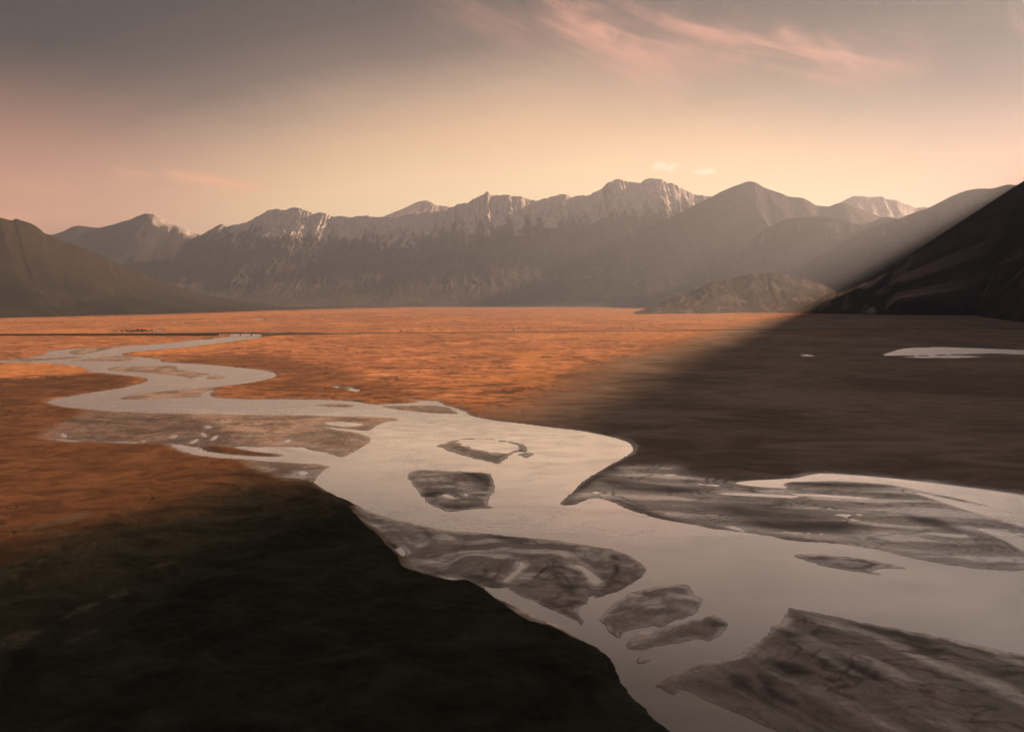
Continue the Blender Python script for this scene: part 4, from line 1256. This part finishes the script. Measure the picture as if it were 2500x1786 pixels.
def foliage_mesh(h, w, n, leaf, rng, kind):
    bm = bmesh.new()
    lumps = [(rng.uniform(-.32, .32) * w, rng.uniform(-.32, .32) * w, rng.uniform(.35, .8) * h, rng.uniform(.22, .36) * w) for _ in range(7)]
    for i in range(n):
        if kind == 'spire':
            z = rng.uniform(0.12, 1.0)
            rad = w * 0.5 * (1 - z) ** 0.7 * rng.uniform(0.25, 1.0)
            a = rng.uniform(0, 6.283)
            c = (math.cos(a) * rad, math.sin(a) * rad, z * h)
        else:
            lx, ly, lz, lr = lumps[i % 7]
            a, b, q = rng.uniform(0, 6.283), rng.uniform(-1, 1), rng.uniform(0.5, 1.0) ** 0.5
            s = math.sqrt(1 - b * b)
            c = (lx + lr * q * s * math.cos(a), ly + lr * q * s * math.sin(a), max(0.15, lz + lr * 0.8 * q * b * h / w))
        sz = leaf * rng.uniform(0.6, 1.4)
        n1 = np.array([rng.gauss(0, 1), rng.gauss(0, 1), rng.gauss(0, 1)])
        n1 /= np.linalg.norm(n1)
        u = np.cross(n1, (0.3, 0.5, 0.8)); u /= np.linalg.norm(u)
        v = np.cross(n1, u)
        c = np.array(c)
        bm.faces.new([bm.verts.new(c + u * sz * x + v * sz * 0.6 * y) for x, y in ((-1, 0), (0, -1), (1, 0), (0, 1))])
    return bm


def stems_mesh(h, w, n, rng, straight=False):
    bm = bmesh.new()
    for i in range(n):
        a = rng.uniform(0, 6.283)
        lean = 0.0 if straight else rng.uniform(0.1, 0.35) * w
        top = (math.cos(a) * lean, math.sin(a) * lean, h * (0.95 if straight else rng.uniform(0.5, 0.8)))
        r0, r1 = 0.022 * h + 0.03, 0.005 * h
        ring = lambda c, r: [bm.verts.new((c[0] + r * math.cos(k * 1.257), c[1] + r * math.sin(k * 1.257), c[2])) for k in range(5)]
        b0 = (math.cos(a) * lean * 0.15, math.sin(a) * lean * 0.15, -0.4)
        m = tuple((p * 0.55 + q * 0.45) + (rng.uniform(-.03, .03) * h if k < 2 and not straight else 0) for k, (p, q) in enumerate(zip(b0, top)))
        r = [ring(b0, r0), ring(m, (r0 + r1) / 2), ring(top, r1)]
        for q in range(2):
            for k in range(5):
                bm.faces.new([r[q][k], r[q][(k + 1) % 5], r[q + 1][(k + 1) % 5], r[q + 1][k]])
    return bm


PROTO = {}


def plant(kind, proto, loc, h, label, cat, group, rot=0.0):
    """proto: (height, width, leaves, leaf size, leaf material, seed); parts share mesh data between copies"""
    if proto not in PROTO:
        hh, ww, n, lf, mat, sd = proto
        rng = random.Random(sd)
        fm = foliage_mesh(hh, ww, n, lf, rng, 'spire' if kind != 'shrub' else 'bush')
        sm = stems_mesh(hh, ww, 1 if kind != 'shrub' else 5, rng, kind != 'shrub')
        f = from_bm('foliage', fm, {'dark': leaf_dark, 'gold': leaf_gold, 'needle': needle}[mat])
        s_ = from_bm('stem' if kind == 'shrub' else 'trunk', sm, bark, smooth=True)
        PROTO[proto] = (f, s_)
        pf, ps = f, s_
    else:
        f, s_ = PROTO[proto]
        pf, ps = f.copy(), s_.copy()
        C.objects.link(pf)
        C.objects.link(ps)
    t = thing({'shrub': 'shrub', 'spruce': 'spruce_tree', 'poplar': 'poplar_tree'}[kind], label, cat, loc, group)
    k = h / proto[0]
    t.scale = (k, k, k)
    t.rotation_euler = (0, 0, rot)
    pf.parent = t
    ps.parent = t
    return t


WILLOWS = [(6.0, 7.5, 420, 0.42, 'dark', 11), (6.0, 6.0, 420, 0.42, 'dark', 12), (6.0, 8.5, 420, 0.42, 'gold', 13)]
rng = random.Random(3)
for i in range(17):
    cx = 208 + i * 15.4 + rng.uniform(-5, 5)
    hump = math.exp(-((cx - 345) / 80.0) ** 2)
    g = ground(np.array(cr(8, [(cx, 79 + rng.uniform(-6, 1))])))[0]
    gold = rng.random() < 0.3
    plant('shrub', WILLOWS[2 if gold else i % 2], (g[0], g[1], 1.0), 4.0 + 6.5 * hump * rng.uniform(0.7, 1.1),
          'golden brown willow shrub in the thicket behind the embankment left of the bridge' if gold else 'dark green willow shrub in the thicket behind the embankment left of the bridge',
          'shrub', 'willow thicket left of the bridge', rng.uniform(0, 6))
# single plants on the plain: photo position of the foot, height in metres
for k, (crop, x, y, h, lab) in enumerate([
        (8, 1968, 77, 6.5, 'broad dark shrub beside the road, left one of a pair right of the bridge'),
        (8, 2010, 76, 5.5, 'smaller dark shrub beside the road, right one of a pair right of the bridge'),
        (11, 575, 152, 6.0, 'dark shrub on the road edge where the sunlit plain is pinkest'),
        (11, 1172, 142, 6.5, 'lone dark shrub just beyond the road on the sunlit plain'),
        (11, 1242, 146, 4.0, 'low shrub by the road, left one of two close together near the shadow'),
        (11, 1285, 148, 4.5, 'low shrub by the road, right one of two close together near the shadow'),
        (11, 1945, 168, 5.0, 'lone shrub in the shaded plain just below the road')]):
    g = ground(np.array(cr(crop, [(x, y)])))[0]
    plant('shrub', WILLOWS[k % 2], (g[0], g[1], 0.9), h, lab, 'shrub', 'single shrubs on the plain', k * 1.3)
g = ground(np.array(cr(11, [(1603, 101)])))[0]
plant('poplar', (12.0, 3.4, 520, 0.5, 'dark', 21), (g[0], g[1], 0.9), 13.0, 'lone narrow upright tree on the far sunlit plain', 'tree', None)
for i in range(46):
    if i < 30:
        x = rng.uniform(-20, 1400)
        q = cr(1, [(x, np.interp(x, [0, 1400], [106, 74]) + rng.uniform(-5, 5))])
    else:
        x = rng.uniform(40, 1500)
        q = cr(11, [(x, 154 - 14 * x / 2273 + rng.uniform(-16, 0))])
    g = ground(np.array(q))[0]
    plant('shrub', WILLOWS[rng.choice((0, 1, 0, 2))], (g[0], g[1], 0.9), rng.uniform(2.5, 5.0), 'tiny dark shrub in the loose row across the far left plain behind the thicket' if i < 30 else 'tiny dark shrub close behind the road on the sunlit plain right of the bridge', 'shrub', 'tiny shrubs on the far plain', rng.uniform(0, 6))
# spruces along the crest of the dark mountain
crest_px = project(c7)
for i, x in enumerate([1832, 1842, 1850, 1885, 1892, 1905, 1965, 1978, 1990, 2004, 2020, 2026, 2070, 2110, 2150, 2190, 2222, 2232, 2240, 2252, 2262, 2270]):
    sx = cr(9, [(x, 0)])[0][0]
    j = int(np.argmin(np.abs(crest_px[:300, 0] - sx)))
    p = c7[j]
    plant('spruce', (14.0, 5.5, 260, 0.8, 'needle', 31 + i % 3), (p[0], p[1], p[2] - 2.5), rng.uniform(11, 22), 'small dark spruce on the crest of the black mountain slope', 'tree', 'spruces along the dark crest', i * 0.9)


# ------------------------------------------------------------------ haze: one closed box of even air
def build_haze():
    x0, x1, y0, y1, z0, z1 = -26000, 26000, -9000, 30000, -60.0, 1760.0
    vs = [(x, y, z) for z in (z0, z1) for y in (y0, y1) for x in (x0, x1)]
    fs = [(0, 2, 3, 1), (4, 5, 7, 6), (0, 1, 5, 4), (2, 6, 7, 3), (0, 4, 6, 2), (1, 3, 7, 5)]
    m = bpy.data.materials.new('haze')
    m.use_nodes = True
    m.node_tree.nodes.clear()
    N = Nodes(m.node_tree)
    v = N.n('ShaderNodeVolumePrincipled')
    v.inputs['Color'].default_value = HAZE_COLOR + (1,)
    v.inputs['Density'].default_value = HAZE_DENSITY
    v.inputs['Anisotropy'].default_value = 0.42
    o = N.n('ShaderNodeOutputMaterial')
    N.put(o.inputs['Volume'], v.outputs[0])
    link('haze', vs, fs, m, smooth=False, kind='stuff')['label'] = 'thin pale haze filling the valley air'


build_haze()
